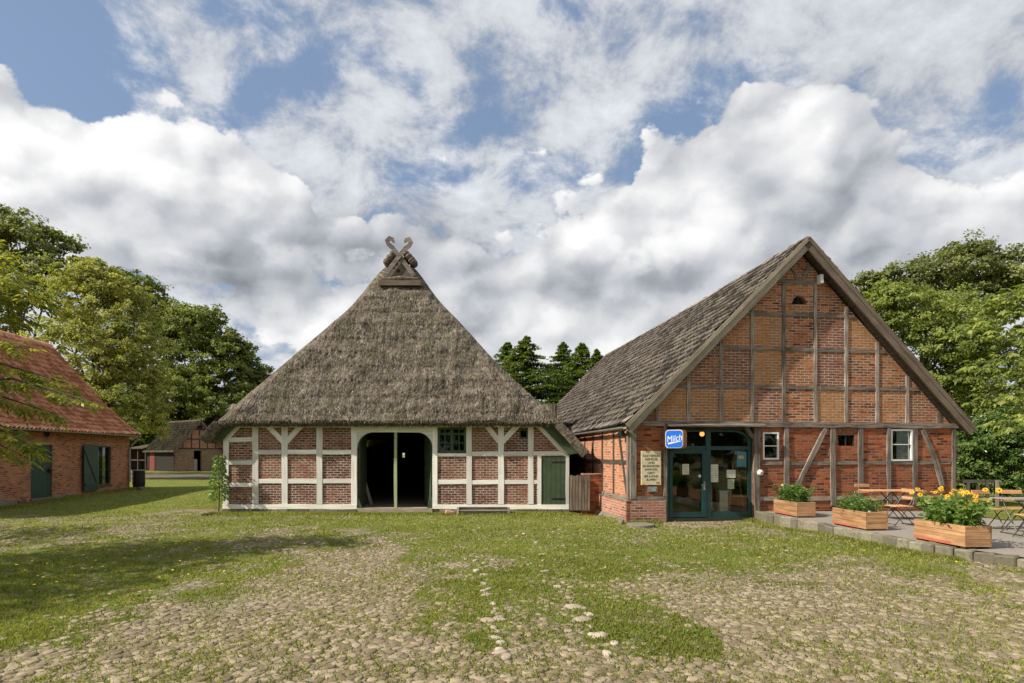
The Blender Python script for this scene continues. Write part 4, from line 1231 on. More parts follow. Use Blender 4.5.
mb = MB(); mb.tube([(0, 0, .07), (0, 0, .6)], .006, 6); mb.build('flex', M['black_iron'], t)

# signs
def text_mesh(name, body, size, m, parent, loc, rot, extrude=.002, align='CENTER', shear=0, xs_=1.0):
    cu = bpy.data.curves.new(name, 'FONT'); cu.body = body; cu.size = size; cu.extrude = extrude; cu.align_x = align; cu.align_y = 'CENTER'; cu.shear = shear
    tmp = bpy.data.objects.new(name, cu); COL.objects.link(tmp)
    dg = bpy.context.evaluated_depsgraph_get(); me = bpy.data.meshes.new_from_object(tmp.evaluated_get(dg))
    bpy.data.objects.remove(tmp)
    o = bpy.data.objects.new(name, me); COL.objects.link(o); me.materials.clear(); me.materials.append(m)
    o.parent = parent; o.location = loc; o.rotation_euler = rot; o.scale = (xs_, 1, 1)
    return o
a0, a1 = f(641.3, 468, -.08)[0], f(661.2, 468, -.08)[0]; z0, z1 = f(651, 485, -.08)[1], f(651, 451, -.08)[1]
W, H = a1 - a0, z1 - z0
sg = thing('shop_sign', 'cream board with eight lines of dark lettering on the brick left of the glass entrance', 'sign', OR + CU * (a0 + W / 2) + CV * (-.072) + Vector((0, 0, z0)), YAW)
mb = MB(); mb.box(-W / 2, W / 2, 0, .03, 0, H); mb.build('board', M['cream'], sg, bevel=.004)
for k, (tx, w) in enumerate((('KARTOFFELN', .80), ('GEMÜSE', .62), ('UND', .33), ('BAUERNHOFEIS', .84), ('SPARGEL', .68), ('OBST', .38), ('EIER & HONIG', .70), ('BLUMEN', .48))):
    o = text_mesh('lettering', tx, .085, M['ink'], sg, (0, -.002, H * (.855 - k * .1)), (R(90), 0, 0), .001)
    o.scale = (W * w / max(o.dimensions.x, .01), 1.0, 1.0)
mb = MB(); mb.box(-W / 2 + .02, -W / 2 + .09, -.003, -.0005, .02, .10); mb.build('yellow_flower_print', M['yellow'], sg)
mb = MB(); mb.box(W / 2 - .14, W / 2 - .05, -.003, -.0005, .03, .09); mb.build('brown_print', M['slat'], sg)
sm = thing('small_plaque', 'small grey plaque with coloured picture under the cream lettered board', 'plaque', OR + CU * f(652.5, 489, -.06)[0] + CV * (-.06) + Vector((0, 0, f(652, 492, -.06)[1])), YAW)
mb = MB(); mb.box(-.14, .14, 0, .02, 0, .155); mb.build('panel', M['zinc'], sm)
for c_, x0_, x1_, z0_, z1_ in (((.1, .3, .6), -.10, .02, .05, .10), ((.65, .2, .05), -.08, .05, .085, .12), ((.05, .45, .6), .02, .10, .06, .12), ((.6, .5, .1), -.02, .09, .035, .06)):
    mb = MB(); mb.box(x0_, x1_, -.003 - .001 * len(sm.children), -.0005, z0_, z1_); mb.build('colour_print', plain_mat('print', c_), sm)
# lit milk sign on a bracket
c = f(674.2, 439, -.42); Yt = math.radians(-36)
ms = thing('milk_sign', 'square blue light box sign with rounded corners reading Milch in white script', 'sign', OR + CU * c[0] + CV * (-.42) + Vector((0, 0, c[1])), YAW + Yt)
def rrect(w, h, r, n=5):
    P_ = []
    for (cx, cz, a) in ((w / 2 - r, h / 2 - r, 0), (-w / 2 + r, h / 2 - r, 90), (-w / 2 + r, -h / 2 + r, 180), (w / 2 - r, -h / 2 + r, 270)):
        for k in range(n + 1): P_.append((cx + r * math.cos(R(a + 90 * k / n)), cz + r * math.sin(R(a + 90 * k / n))))
    return P_
S_ = .47
mb = MB(); mb.prism(rrect(S_ + .03, S_ + .05, .10), .0, .42); mb.build('case', plain_mat('rust_brown', (.42, .20, .10), .5), ms)
mlb, _, bb = mat('sign_blue'); bb.inputs['Base Color'].default_value = (.01, .14, .62, 1); bb.inputs['Roughness'].default_value = .3
mb = MB(); mb.prism(rrect(S_, S_ + .02, .09), -.012, .0); mb.build('white_border', M['white_paint'], ms)
mb = MB(); mb.prism(rrect(S_ - .022, S_ - .002, .082), -.016, -.0125); mb.build('face', mlb, ms)
o = text_mesh('lettering', 'Milch', .24, M['white_paint'], ms, (.0, -.018, .01), (R(90), R(-8), 0), .0015, shear=.3)
o.scale = (.42 / o.dimensions.x, 1, 1)
mb = MB(); mb.prism([(-.17, -.15), (.19, -.065), (.19, -.05), (-.165, -.105)], -.019, -.0165); mb.build('swash', M['white_paint'], ms)
mb = MB(); mb.tube([(.0, .40, .05), (.22, .6, .05)], .018, 6); mb.build('bracket', M['black_iron'], ms)
# ================================================================== thatched farmhouse in the middle
YM = 19.8
def hx(px): return (px - 512) / FPX * YM
def hz_(py): return EYE + (HOR - py) / FPX * YM
hall = thing('thatched_farmhouse', 'thatched half timbered farmhouse with white painted timbers and a wide open cart door', 'farmhouse', (0, YM, 0), 0)
FH = Frame(hall, 'front')
TW = M['timber_white']
XL, XR = hx(224.5), hx(568.5)
# roof planes in world x, z, y
YE = 19.34
ZE = 2.93                         # outer front eave height
zl_, xl_ = 2.36, -10.12           # left eave
zr_, xr_ = 1.93, 2.50             # right eave
AX, AZ = -4.22, 9.12
ml_ = (AZ - zl_) / (AX - xl_); mr_ = (AZ - zr_) / (xr_ - AX)
def sstep(t): t = np.clip(t, 0, 1); return t * t * (3 - 2 * t)
bL = lambda z: .50 * sstep((z - 6.9) / 2.2)
bR = lambda z: .34 * sstep((z - 7.2) / 1.9) - .17 * np.exp(-((z - 4.8) / 1.3) ** 2)
XLf = lambda z: xl_ + (z - zl_) / ml_
XRf = lambda z: xr_ - (z - zr_) / mr_
FS = 1.80                         # front hip slope
GZ_ = 8.15                        # gable window foot
YF = lambda z: YE + max(0, (z - ZE)) / FS
# wall outline: clipped under the roof
TH = .34
def under(planes_off):
    a1 = (-ml_, 1, zl_ - ml_ * xl_ - planes_off * math.hypot(1, ml_)); a2 = (mr_, 1, zr_ + mr_ * xr_ - planes_off * math.hypot(1, mr_))
    return [a1, a2]
ZT = hz_(426)
doorH = (hx(357.3), hx(432.5), -.3, hz_(432.3))
winH = (hx(437.6), hx(466.3), hz_(452.6), hz_(427.2))
winS = (hx(519.6), hx(527.6), hz_(438.2), hz_(429.2))
doorS = (hx(541.3), hx(565.5), hz_(505.3), hz_(455.3))
mb = MB()
zbs = [-.3, hz_(505), hz_(480.8), hz_(452.2), ZT + .25]
_tt = {}
def htint(cx, cz):
    k = (sum(cx > hx(p) for p in (226, 255, 285, 320, 354, 435, 469, 501, 530, 567)), sum(cz > z for z in zbs))
    if k not in _tt: _tt[k] = min(1, max(0, random.Random(k[0] * 17 + k[1] * 5).gauss(.5, .3)))
    return _tt[k]
brick_wall(mb, FH, [XL, XR] + [hx(p) for p in (255, 285, 320, 469, 501, 530)], zbs, planes=under(TH), openings=[doorH, winH, winS, doorS], tint=htint)
mb.build('wall', M['brick_new'], hall)
rear = 20.0
FHB = Frame(hall, 'front', rear - .28)
mb = MB(); wz0, wz1 = EYE + (HOR - 457.5) / FPX * (YM + rear), EYE + (HOR - 453) / FPX * (YM + rear)
wx0, wx1 = (402.5 - 512) / FPX * (YM + rear), (405.5 - 512) / FPX * (YM + rear)
brick_wall(mb, FHB, [XL, XR], [-.3, 2.2, ZT + .25, AZ], planes=under(TH), openings=[(wx0, wx1, wz0, wz1)]); mb.build('rear_wall', M['brick_new'], hall)
for (xx, k, zt_) in ((XL, 'left', hz_(441)), (XR, 'right', hz_(455))):
    Fs = Frame(hall, k, xx); mb = MB(); brick_wall(mb, Fs, [.001, rear - .29], [-.3, zt_]); mb.build('side_wall', M['brick_new'], hall)
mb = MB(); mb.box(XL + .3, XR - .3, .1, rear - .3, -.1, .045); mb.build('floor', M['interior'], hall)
mb = MB(); mb.box(XL + .3, XR - .3, 2.3, rear - .3, 2.75, 2.80); mb.build('loft_floor', M['near_black'], hall)
# frame
P1, P2, P3 = .036, .028, .044
def post(p0, p1, y0, y1, pj=P1, m=TW, nm='post', w=None):
    a, b = hx(p0), hx(p1)
    FH.beam(nm, ((a + b) / 2, hz_(y0)), ((a + b) / 2, hz_(y1)), b - a, pj, m, wob=.008)
def rail(px0, px1, y0, y1, pj=P2, nm='rail', m=TW):
    z = (hz_(y0) + hz_(y1)) / 2
    FH.beam(nm, (hx(px0), z + rnd.uniform(-.008, .008)), (hx(px1), z + rnd.uniform(-.008, .008)), hz_(y0) - hz_(y1), pj, m, wob=.007)
T_ = 423
post(223.8, 229, 508, 441); post(252.7, 258.6, 504, T_); post(282, 287.9, 504, T_); post(316.8, 322.7, 504, T_); post(351.5, 357.2, 508, T_, P3)
post(432.6, 437.4, 508, T_, P3); post(466.4, 471.8, 504, T_); post(498, 504, 504, T_); post(528, 533.4, 504, T_ + 2); post(537.3, 541.2, 505, 455, P1)
post(565.6, 569.2, 505, 455, P1)
for a, b in ((229, 252.7),):
    for y0, y1 in ((437.4, 441.6), (460.5, 464.7), (482.9, 486.9)): rail(a, b, y0, y1)
for a, b in ((258.6, 282), (287.9, 316.8), (322.7, 351.5)):
    for y0, y1 in ((450, 454.3), (479, 483.3)): rail(a, b, y0, y1)
rail(437.4, 466.4, 453, 456.2); rail(437.4, 466.4, 479.5, 484)
for a, b in ((471.8, 498), (504, 528)):
    for y0, y1 in ((451.3, 455.8), (480, 484.3)): rail(a, b, y0, y1)
rail(533.4, 567, 451, 455.3); rail(533.4, 537.3, 480, 483.8)
rail(223, 357, 504.2, 508.8, .05, 'sill_beam'); rail(433, 569.5, 504.6, 509, .05, 'sill_beam')
rail(229 + 8, 352, 424, 427.5, .05, 'wall_plate'); rail(437.4, 540, 423.6, 427, .05, 'wall_plate')
def br(x0, y0, x1, y1, w=.17, bow=0, m=TW, nm='brace'): FH.beam(nm, (hx(x0), hz_(y0)), (hx(x1), hz_(y1)), w, .032, m, wob=.006, bow=bow)
br(267.5, 425, 283.5, 442); br(302, 425, 286.3, 442); br(486, 425, 499.5, 442); br(518, 425, 502.5, 442)
br(240.5, 424.5, 224.5, 441.2, .15); br(537, 424.5, 566.5, 455, .14)
# stone base
mb = MB(); x = XL - .06
while x < XR:
    w = rnd.uniform(.3, .75); x2 = min(x + w, XR + .03)
    if not (doorH[0] - .1 < (x + x2) / 2 < doorH[1] + .1): mb.box(x, x2 - .015, -.05 + rnd.uniform(-.03, .0), .2, -.3, hz_(509.2), tint=rnd.random(), jit=.008)
    x = x2
mb.build('stone_base', M['kerbstone'], hall, bevel=.01)
# cart door: lintel with rounded shoulders, centre post, open green leaf
a0, a1, zt = doorH[0], doorH[1], doorH[3]
for sgn in (0, 1):
    q = []
    cx = a0 if sgn == 0 else a1; s_ = 1 if sgn == 0 else -1; rw, rh = .52, .50
    P_ = [(cx, zt + .0), (cx, zt - rh)]
    for k in range(9):
        t_ = math.pi / 2 * k / 8
        P_.append((cx + s_ * (rw - rw * math.cos(t_)) * 1.0, zt - rh + rh * math.sin(t_)))
    if sgn: P_ = P_[::-1]
    mb = MB(); mb.prism(P_, -.038, .10); mb.build('arch_brace', TW, hall)
FH.beam('lintel', (hx(351.5), (hz_(424.5) + zt) / 2 + .02), (hx(437.4), (hz_(424.5) + zt) / 2 + .02), hz_(424.5) - zt + .04, .040, TW)
post(394, 396.8, 507.5, 432.5, .0, M['cream_green'], 'centre_post')
FH.box('threshold', a0, a1, -.16, hz_(508), -.05, .25, M['board_grey'])
mb = MB(); mb.box(-.05, .0, 0, 1.25, .06, zt - .08, long=2)
for zz in (.35, 1.1, 1.9): mb.box(.0, .035, .05, 1.2, zz, zz + .12, long=1)
lf = mb.build('cart_door', M['green_mid'], hall); lf.location = (a1 - .02, .12, 0); lf.rotation_euler = (0, 0, R(18))
mb = MB(); mb.box(.0, .05, 0, 1.25, .06, zt - .08, long=2); lf = mb.build('cart_door', M['green_mid'], hall); lf.location = (a0 + .02, .12, 0); lf.rotation_euler = (0, 0, R(4))
for cx, s_ in ((a0, 1), (a1, -1)):
    mb = MB(); P_ = [(cx, .03), (cx + s_ * .19, .03), (cx, .5)]
    if s_ < 0: P_ = P_[::-1]
    mb.prism(P_, -.03, .05); mb.build('wheel_guard', M['green_mid'], hall)
# windows
ww = winH[1] - winH[0]; wm = (winH[0] + winH[1]) / 2; zt_ = winH[3] - .24
w_ = window(FH, *winH, M['green_mid'], d=.0, fd=.03, fw=.075, bars=[zt_, zt_ + .04, (winH[2] + zt_) / 2 + .02], cols=[(wm, .10), (wm - ww * .25, .035), (wm + ww * .25, .035)], glass=M['glass_old'])
mb = MB(); FH.obox(mb, winH[0], winH[1], winH[2] - .3, winH[3] + .2, .6, .62); mb.build('curtain', M['near_black'], w_)  # flat near-black sheet behind the panes, larger than the opening
window(FH, *winS, M['green_mid'], d=.0, fd=.02, fw=.035, name='small_window', glass=M['glass_old'])
# small green plank door
mb = MB(); n = 5; w = (doorS[1] - doorS[0]) / n
for k in range(n): mb.box(doorS[0] + k * w + .004, doorS[0] + (k + 1) * w - .004, -.012 - rnd.uniform(0, .004), .03, doorS[2], doorS[3], long=2, tint=rnd.random())
sd_ = mb.build('small_door', M['green_mid'], hall)
for zz in (doorS[3] - .22, doorS[2] + .22):
    mb = MB(); mb.box(doorS[1] - .45, doorS[1] + .03, -.028, -.014, zz - .02, zz + .02); mb.build('hinge', M['black_iron'], sd_)
# green verge boards under the thatch
for (s_, P_) in ((1, [(XRf(ZE) - .62, 2.80), (XRf(ZE) - .12, 2.80), (xr_ - .20, zr_ - .03), (xr_ - .62, zr_ - .10)]), (-1, [(XLf(ZE) + .6, 2.80), (XLf(ZE) + .1, 2.80), (xl_ + .22, zl_ - .02), (xl_ + .6, zl_ - .10)])):
    if s_ > 0: P_ = P_[::-1]
    mb = MB(); mb.prism(P_, -.16, -.13); mb.build('verge_board', M['green_mid'], hall)
# thatch
def thatch():
    V, F_, T, UV = [], [], [], []
    def add(Vg, nu, nv, uvg):
        b = sum(len(v) for v in V)
        V.append(Vg); F_.append(grid_faces(nu, nv) + b); UV.append(uvg)
        n = len(Vg); T.append(.5 + .5 * (rng.random(n) - .5) * .6)
    Yr = YM + rear + .3
    def rough(u, v, amp=.035, s=1):
        streak = fbm(u * 9, v * 1.6, s, 4) - .5; lump = fbm(u * 1.6, v * 1.6, s + 3, 3) - .5; course = (v % .62) / .62
        return streak * amp * 1.1 + lump * .16 + (1 - course) * .022 - .01
    # front hip
    nu, nv = 420, 260
    w = np.linspace(0, 1, nv); z = ZE + (9.0 - ZE) * w
    u = np.linspace(0, 1, nu)
    U, Wg = np.meshgrid(u, w, indexing='ij'); Z = ZE + (9.0 - ZE) * Wg
    xl = xl_ + (Z - zl_) / ml_; xr = xr_ - (Z - zr_) / mr_
    X = xl + (xr - xl) * U
    sagx = -.10 * np.sin(np.pi * np.clip(U, 0, 1)) * 0
    Y = YE + (Z - ZE) / FS
    # roll the hips over softly
    e = np.minimum(U, 1 - U) * (xr - xl); rollr = .40
    k = np.clip(1 - e / rollr, 0, 1) ** 2
    Y = Y + k * .20
    d = rough(X, Z / .87, .05, 11) * np.clip(e / .1, .25, 1)
    flare = .10 * np.exp(-((Z - ZE) / .35) ** 2)
    ny, nz = -.874, .486
    X2 = X + (U - .5) * 0; Y2 = Y + ny * d; Z2 = Z + nz * d + sagx
    # concave sag of the hip silhouettes
    X2 = X2 + np.where(U < .5, -bL(Z), bR(Z)) * (np.abs(U - .5) * 2) ** 1.5
    Z2[:, 0] += rng.uniform(-.02, .02, nu)
    add(np.stack([X2.ravel(), Y2.ravel(), Z2.ravel()], 1), nu, nv, np.stack([X.ravel(), (Z / .87).ravel()], 1))
    # front eave cut edge and soffit
    xs_ = X2[:, 0]; rows = []
    for (dy, dz, j) in ((0, 0, 0), (.10, -.085, .012), (.22, -.165, .01), (.60, .12, .0), (1.0, .62, 0)):
        rows.append(np.stack([xs_, YE + dy + Y2[:, 0] - Y[:, 0] * 1.0 + (Y[:, 0] - YE) , Z2[:, 0] + dz + rng.uniform(-j, j, nu)], 1))
    A = np.stack(rows, 1)
    A[:, 0] = np.stack([X2[:, 0], Y2[:, 0], Z2[:, 0]], 1)
    add(A.reshape(-1, 3), nu, 5, np.stack([np.repeat(xs_, 5), np.tile([2.9, 2.8, 2.65, 2.4, 2.2], nu)], 1))
    # side slopes (top surface, verge edge, eave edge, underside)
    for s_ in (-1, 1):
        x0, z0, mm = (xl_, zl_, ml_) if s_ < 0 else (xr_, zr_, -mr_)
        nu2, nv2 = 90, 90
        uu = np.linspace(0, 1, nu2); vv = np.linspace(0, 1, nv2) ** 1.0
        U, Vv = np.meshgrid(uu, vv, indexing='ij'); Z = z0 + (AZ - z0) * Vv
        X = x0 + (Z - z0) / mm + (-bL(Z) if s_ < 0 else bR(Z))
        Y0 = YE + np.maximum(0, Z - ZE) / FS + np.where(Z > ZE, .20, 0) * np.clip((Z - ZE) / .3, 0, 1)
        Y = Y0 + (Yr - Y0) * U
        nn = np.array([-abs(mm), 1.0]) / math.hypot(mm, 1); nx = nn[0] if s_ < 0 else -nn[0]
        L = Vv * 9
        d = rough(Y, L, .04, 21 + s_) * np.clip(U * 20, 0, 1)
        add(np.stack([(X + nx * d).ravel(), Y.ravel(), (Z + nn[1] * d).ravel()], 1), nu2, nv2, np.stack([Y.ravel(), L.ravel()], 1))
        # underside and eave cut
        ins = [(0, 0), (TH * .5, .0), (TH, .0)]
        ys = np.linspace(YE, Yr, 60)
        r0 = np.stack([np.full(60, x0), ys, np.full(60, z0)], 1)
        r1 = np.stack([np.full(60, x0 - nx * TH * .8), ys, np.full(60, z0 - nn[1] * TH * .6)], 1) + np.stack([np.zeros(60), np.zeros(60), rng.uniform(-.012, .012, 60)], 1)
        zi = AZ - TH * 1.2
        r2 = np.stack([np.full(60, x0 - nx * TH + (zi - z0) / mm), np.linspace(YE + (zi - ZE) / FS + .9, Yr, 60), np.full(60, zi)], 1)
        B = np.stack([r0, r1, r2], 1)
        add(B.reshape(-1, 3), 60, 3, np.stack([np.repeat(ys, 3), np.tile([0, .3, 6], 60)], 1))
        # verge: the cut end between the side eave and the front eave
        n = 14; tt = np.linspace(0, 1, n); zz = z0 + (ZE - z0) * tt; xx = x0 + (zz - z0) / mm
        o_ = np.stack([xx, np.full(n, YE), zz], 1); i_ = np.stack([xx - nx * TH * .85, np.full(n, YE + .03), zz - nn[1] * TH * .75], 1); b_ = i_ + np.array([0, .6, 0])
        C = np.stack([o_, i_, b_], 1)
        add(C.reshape(-1, 3), n, 3, np.stack([np.repeat(tt, 3), np.tile([0, .3, .9], n)], 1))
    Vv_ = np.concatenate(V); 
    Vv_[:, 1] -= YM
    o = mesh_np('thatch', Vv_, np.concatenate(F_), M['thatch'], hall, tint=np.concatenate(T), uv=np.concatenate(UV), smooth=False)
    # loose reed ends standing off the front
    n = 26000
    w = 1 - np.sqrt(1 - rng.random(n) * .995); z = ZE + (8.6 - ZE) * w; 
    xl = xl_ + (z - zl_) / ml_; xr = xr_ - (z - zr_) / mr_; 
    u = rng.random(n); x = xl + (xr - xl) * u; x = x + np.where(u < .5, -bL(z), bR(z)) * (np.abs(u - .5) * 2) ** 1.5
    y = YE + (z - ZE) / FS; e = np.minimum(u, 1 - u) * (xr - xl); y = y + np.clip(1 - e / .4, 0, 1) ** 2 * .2
    d = rough(x, z / .87, .05, 11) * np.clip(e / .1, .25, 1)
    L = rng.uniform(.03, .11, n); wd = rng.uniform(.006, .015, n); lift = rng.uniform(-.004, .018, n); sk = rng.uniform(-.7, .7, n)
    dn = np.stack([sk, np.full(n, -.486), np.full(n, -.874)], 1); dn /= np.linalg.norm(dn, axis=1)[:, None]
    base = np.stack([x, y + -.874 * (d + .004), z + .486 * (d + .004)], 1)
    end = base + dn * L[:, None] + np.array([0, -.874, .486]) * lift[:, None]
    sd2 = np.stack([wd, np.zeros(n), -sk * wd], 1)
    V = np.stack([base - sd2, base + sd2, end + sd2 * .7, end - sd2 * .7], 1).reshape(-1, 3)
    V[:, 1] -= YM
    clump = fbm(x * 2.2, z * 3, 71, 3)
    ti = np.clip(rng.normal(.5, .28, n) + (clump - .5) * 1.3, 0, 1.3)
    uvr = np.stack([x, z], 1).repeat(4, 0)
    ob = mesh_np('reed_ends', V, np.arange(4 * n).reshape(-1, 4), M['thatch'], hall, tint=np.repeat(ti, 4), uv=uvr)
    ob['kind'] = 'stuff'
    # ragged eave fringe
    n = 5000; x = rng.uniform(xl_ + .5, xr_ - .95, n); L = rng.uniform(.02, .07, n); wd = rng.uniform(.006, .014, n); q = rng.random(n)
    b0 = np.stack([x, YE + .0 + q * .2, ZE - .02 - q * .14], 1); e0 = b0 + np.stack([rng.uniform(-.02, .02, n), -rng.uniform(0, .02, n), -L], 1)
    sd2 = np.stack([wd, np.zeros(n), np.zeros(n)], 1)
    V = np.stack([b0 - sd2, b0 + sd2, e0 + sd2 * .6, e0 - sd2 * .6], 1).reshape(-1, 3); V[:, 1] -= YM
    ob = mesh_np('eave_fringe', V, np.arange(4 * n).reshape(-1, 4), M['thatch'], hall, tint=np.repeat(np.clip(rng.normal(.6, .3, n), 0, 1.3), 4), uv=np.stack([x, x * 0], 1).repeat(4, 0))
    ob['kind'] = 'stuff'
thatch()
# owl hole gable with crossed boards
YG = YE + (GZ_ - ZE) / FS - .02 - YM
def gp(px, py, y): return ((px - 512) / FPX * (YM + y), EYE + (HOR - py) / FPX * (YM + y))
mb = MB(); yb = YG + .02
L0, R0, Tp = gp(379.5, 284, yb), gp(420, 284, yb), gp(399.5, 252, yb)
mb.prism([L0, R0, Tp], yb, yb + .05); gb = mb.build('gable_boarding', M['board_brown'], hall)
mb = MB(); c = gp(398.3, 271, yb); mb.prism([(c[0] + .07 * math.cos(k * .785), c[1] + .07 * math.sin(k * .785)) for k in range(8)], yb - .006, yb - .001); mb.build('owl_hole', M['near_black'], gb)
mb = MB(); A, B = gp(378.5, 281.5, yb - .2), gp(420.5, 281.5, yb - .2)
mb.box(A[0], B[0], yb - .2, yb, A[1] - .13, A[1] + .06, long=0, jit=.01); mb.build('sill_board', M['board_brown'], hall)
mb = MB(); mb.tube([(A[0] + .1, yb - .12, A[1] + .1), (A[0] + .8, yb - .13, A[1] + .14), (B[0] - .1, yb - .12, B[1] + .11)], [.06, .09, .06], 8); mb.build('thatch_roll', M['thatch'], hall)
for (s_, y_) in ((1, yb - .09), (-1, yb - .05)):
    cx = 399.2
    path = [(-15.2, 276), (0, 256), (6.2, 248.6), (10.2, 245.4), (11.6, 242.2), (9.8, 239.2), (7, 239.8), (5.4, 242.6)] if s_ > 0 else \
           [(15.0, 276), (0, 256), (-6.8, 247.6), (-10.8, 244), (-12.0, 240.6), (-9.6, 238.2), (-6.8, 239.2), (-5.0, 242.8)]
    P_ = [gp(cx + a, b, y_) for a, b in path]
    mb = MB(); mb.ribbon(P_, [.16, .16, .16, .15, .17, .17, .14, .06], y_ - .02, y_ + .02)
    mb.build('horse_head_board', M['timber_grey'], hall)
for s_ in (-1, 1):
    for yy_, r_ in ((yb + .02, .13), (yb + .3, .16)):
        A, B = gp(399.5 + s_ * 5.5, 252.5, yb), gp(399.5 + s_ * 15, 263.5, yb); n = 9
        mb = MB(); mb.tube([(A[0] + (B[0] - A[0]) * k / n, yy_ + rnd.uniform(-.02, .02), A[1] + (B[1] - A[1]) * k / n) for k in range(n + 1)], [r_ * (.6 if k in (0, n) else 1) * rnd.uniform(.8, 1.12) for k in range(n + 1)], 9); mb.build('ridge_sod', M['board_brown'], hall)
mb = MB()
for i in range(40):
    y = yb + .1 + i * .48
    mb.tube([(AX, y + .1, AZ - .12), (AX, y + .57, AZ - .12)], [.30, .28], 8, tint=.35 + .2 * rnd.random())
mb.build('ridge_thatch', M['thatch'], hall)
# board leaning inside the cart door
def inside(px, py, y): return Vector(((px - 512) / FPX * y, y, EYE + (HOR - py) / FPX * y))
t = thing('wooden_trestle', 'grey wooden trestle standing in the dark just inside the cart door', 'trestle', (inside(366, 500, 21.2).x, 21.2, .045))
mb = MB(); mb.box(-.13, .05, -.03, .03, 0, 1.1, long=2, M=Matrix.Rotation(R(-4), 4, 'Y')); mb.build('board', M['slat_grey'], t)
mb = MB(); mb.box(.0, .09, -.12, -.06, 0, .9, long=2, M=Matrix.Translation((.18, 0, 0)) @ Matrix.Rotation(R(-16), 4, 'Y')); mb.build('leg', M['slat_grey'], t)
# trough by the wall, pink brick
xa, ya = gnd(455.5, 514.5); xb, _ = gnd(508.5, 514.5)
t = thing('wooden_trough', 'low weathered wooden trough lying in the grass against the farmhouse wall', 'trough', ((xa + xb) / 2, 19.30, -.13))
w = (xb - xa) / 2
mb = MB(); mb.box(-w, w, -.16, -.13, .05, .16, long=0, jit=.006); mb.build('side_board', M['timber_dark'], t)
mb = MB(); mb.box(-w + .03, w - .03, -.165, -.125, .165, .20, long=0, jit=.004); mb.build('rim', M['board_grey'], t)
mb = MB(); mb.box(-w, w, .12, .15, .05, .26, long=0, jit=.006); mb.build('side_board', M['timber_dark'], t)
for s_ in (-1, 1):
    mb = MB(); mb.box(s_ * w - .03, s_ * w + .03, -.17, .15, .0, .27, long=2, jit=.008); mb.build('end_board', M['board_grey'], t)
mb = MB(); mb.box(-w + .04, w - .04, -.125, .115, .055, .08, long=0); mb.build('bottom', M['timber_dark'], t)
x, y = gnd(446, 514.5)
o = MB(); o.box(-.14, .14, -.07, .07, 0, .13, jit=.015); o = o.build('broken_brick', M['pinkbrick'], bevel=.02); o.location = (x, 19.30, -.10); o.rotation_euler = (0, R(12), R(15)); tag(o, 'pale pink broken brick lying in the grass left of the trough', 'brick')
# short wall and picket fence between the two houses
q = g_(602, 500)[0]
A = OR + CU * (-.02) + CV * (q + .05)
pw = thing('brick_pier', 'low brick wall stub between the slatted gate and the brick barn', 'wall', A, YAW)
mb = MB(); mb.box(-.62, -.005, -.12, .12, -.25, 1.17); mb.build('pier', M['brick_old'], pw)
mb = MB(); mb.box(-.64, -.004, -.14, .14, 1.171, 1.215, jit=.004); mb.build('coping', M['brick_plinth'], pw)
gt = thing('slatted_gate', 'weathered grey slatted wooden gate closing the gap between the two farm buildings', 'gate', (2.16, 19.15, 0), R(-3))
sx0, sx1 = -.20, .78
gx0 = (570 - 512) / FPX * 19.15 - 2.16; gx1 = (590 - 512) / FPX * 19.15 - 2.16
for k in range(7):
    xx = gx0 + (gx1 - gx0) * (k + .5) / 7
    mb = MB(); mb.box(xx - .038, xx + .038, -.015, .012, .06, 1.16 + rnd.uniform(-.02, .02), long=2, jit=.004); mb.build('slat', M['board_brown'], gt)
for zz in (.3, .92):
    mb = MB(); mb.box(gx0, gx1, .013, .05, zz, zz + .09, long=0); mb.build('rail', M['timber_dark'], gt)
mb = MB(); mb.box(gx0 - .02, gx1 + .02, .3, .33, 0, 1.1); mb.build('back_board', M['timber_dark'], gt)
# round millstone disc at the barn corner
x, y = gnd(642, 528, -.05)
ds = MB(); n = 20
ds.prism([(.36 * math.cos(6.283 * k / n) * (1 + rnd.uniform(-.02, .02)), .36 * math.sin(6.283 * k / n)) for k in range(n)], -.06, .09, axis='z')
o = ds.build('stone_disc', M['kerbstone'], bevel=.015); o.location = (x - .03, y, -.03); tag(o, 'round grey stone disc lying in the grass at the corner of the brick barn', 'millstone')
x, y = gnd(633, 522, 0)
o = rock('fieldstone', 3.0, 16.45, .12, .09, .10, M['kerbstone'], 77); tag(o, 'pale stone propped against the barn corner behind the stone disc', 'stone')

# ================================================================== terrace
kk = np.array(KERB)
TZ = .20
def terr_z(y): return TZ - .10 * max(0, min(1, (10.6 - y) / 2.2))
mb = MB()
for i in range(len(KERB) - 1):
    a, b = KERB[i], KERB[i + 1]
    n_ = 3
    mb.poly([(a[0], a[1], terr_z(a[1])), (26, a[1] , terr_z(a[1])), (26, b[1], terr_z(b[1])), (b[0], b[1], terr_z(b[1]))][::-1])
mb2 = [v for v in mb.v]
M['paving'] = stone_mat('paving', (.235, .205, .17), (.27, .24, .20), (.18, .155, .125))
# paved field stops short of the hedge: clip the far right
mbt = MB()
for i in range(len(KERB) - 1):
    a, b = KERB[i], KERB[i + 1]
    xr1 = 26 if a[1] < 14.6 else 26
    mbt.poly([(b[0], b[1], terr_z(b[1])), (26, b[1], terr_z(b[1])), (26, a[1], terr_z(a[1])), (a[0], a[1], terr_z(a[1]))])
tag(mbt.build('terrace_paving', M['paving']), kind='structure')
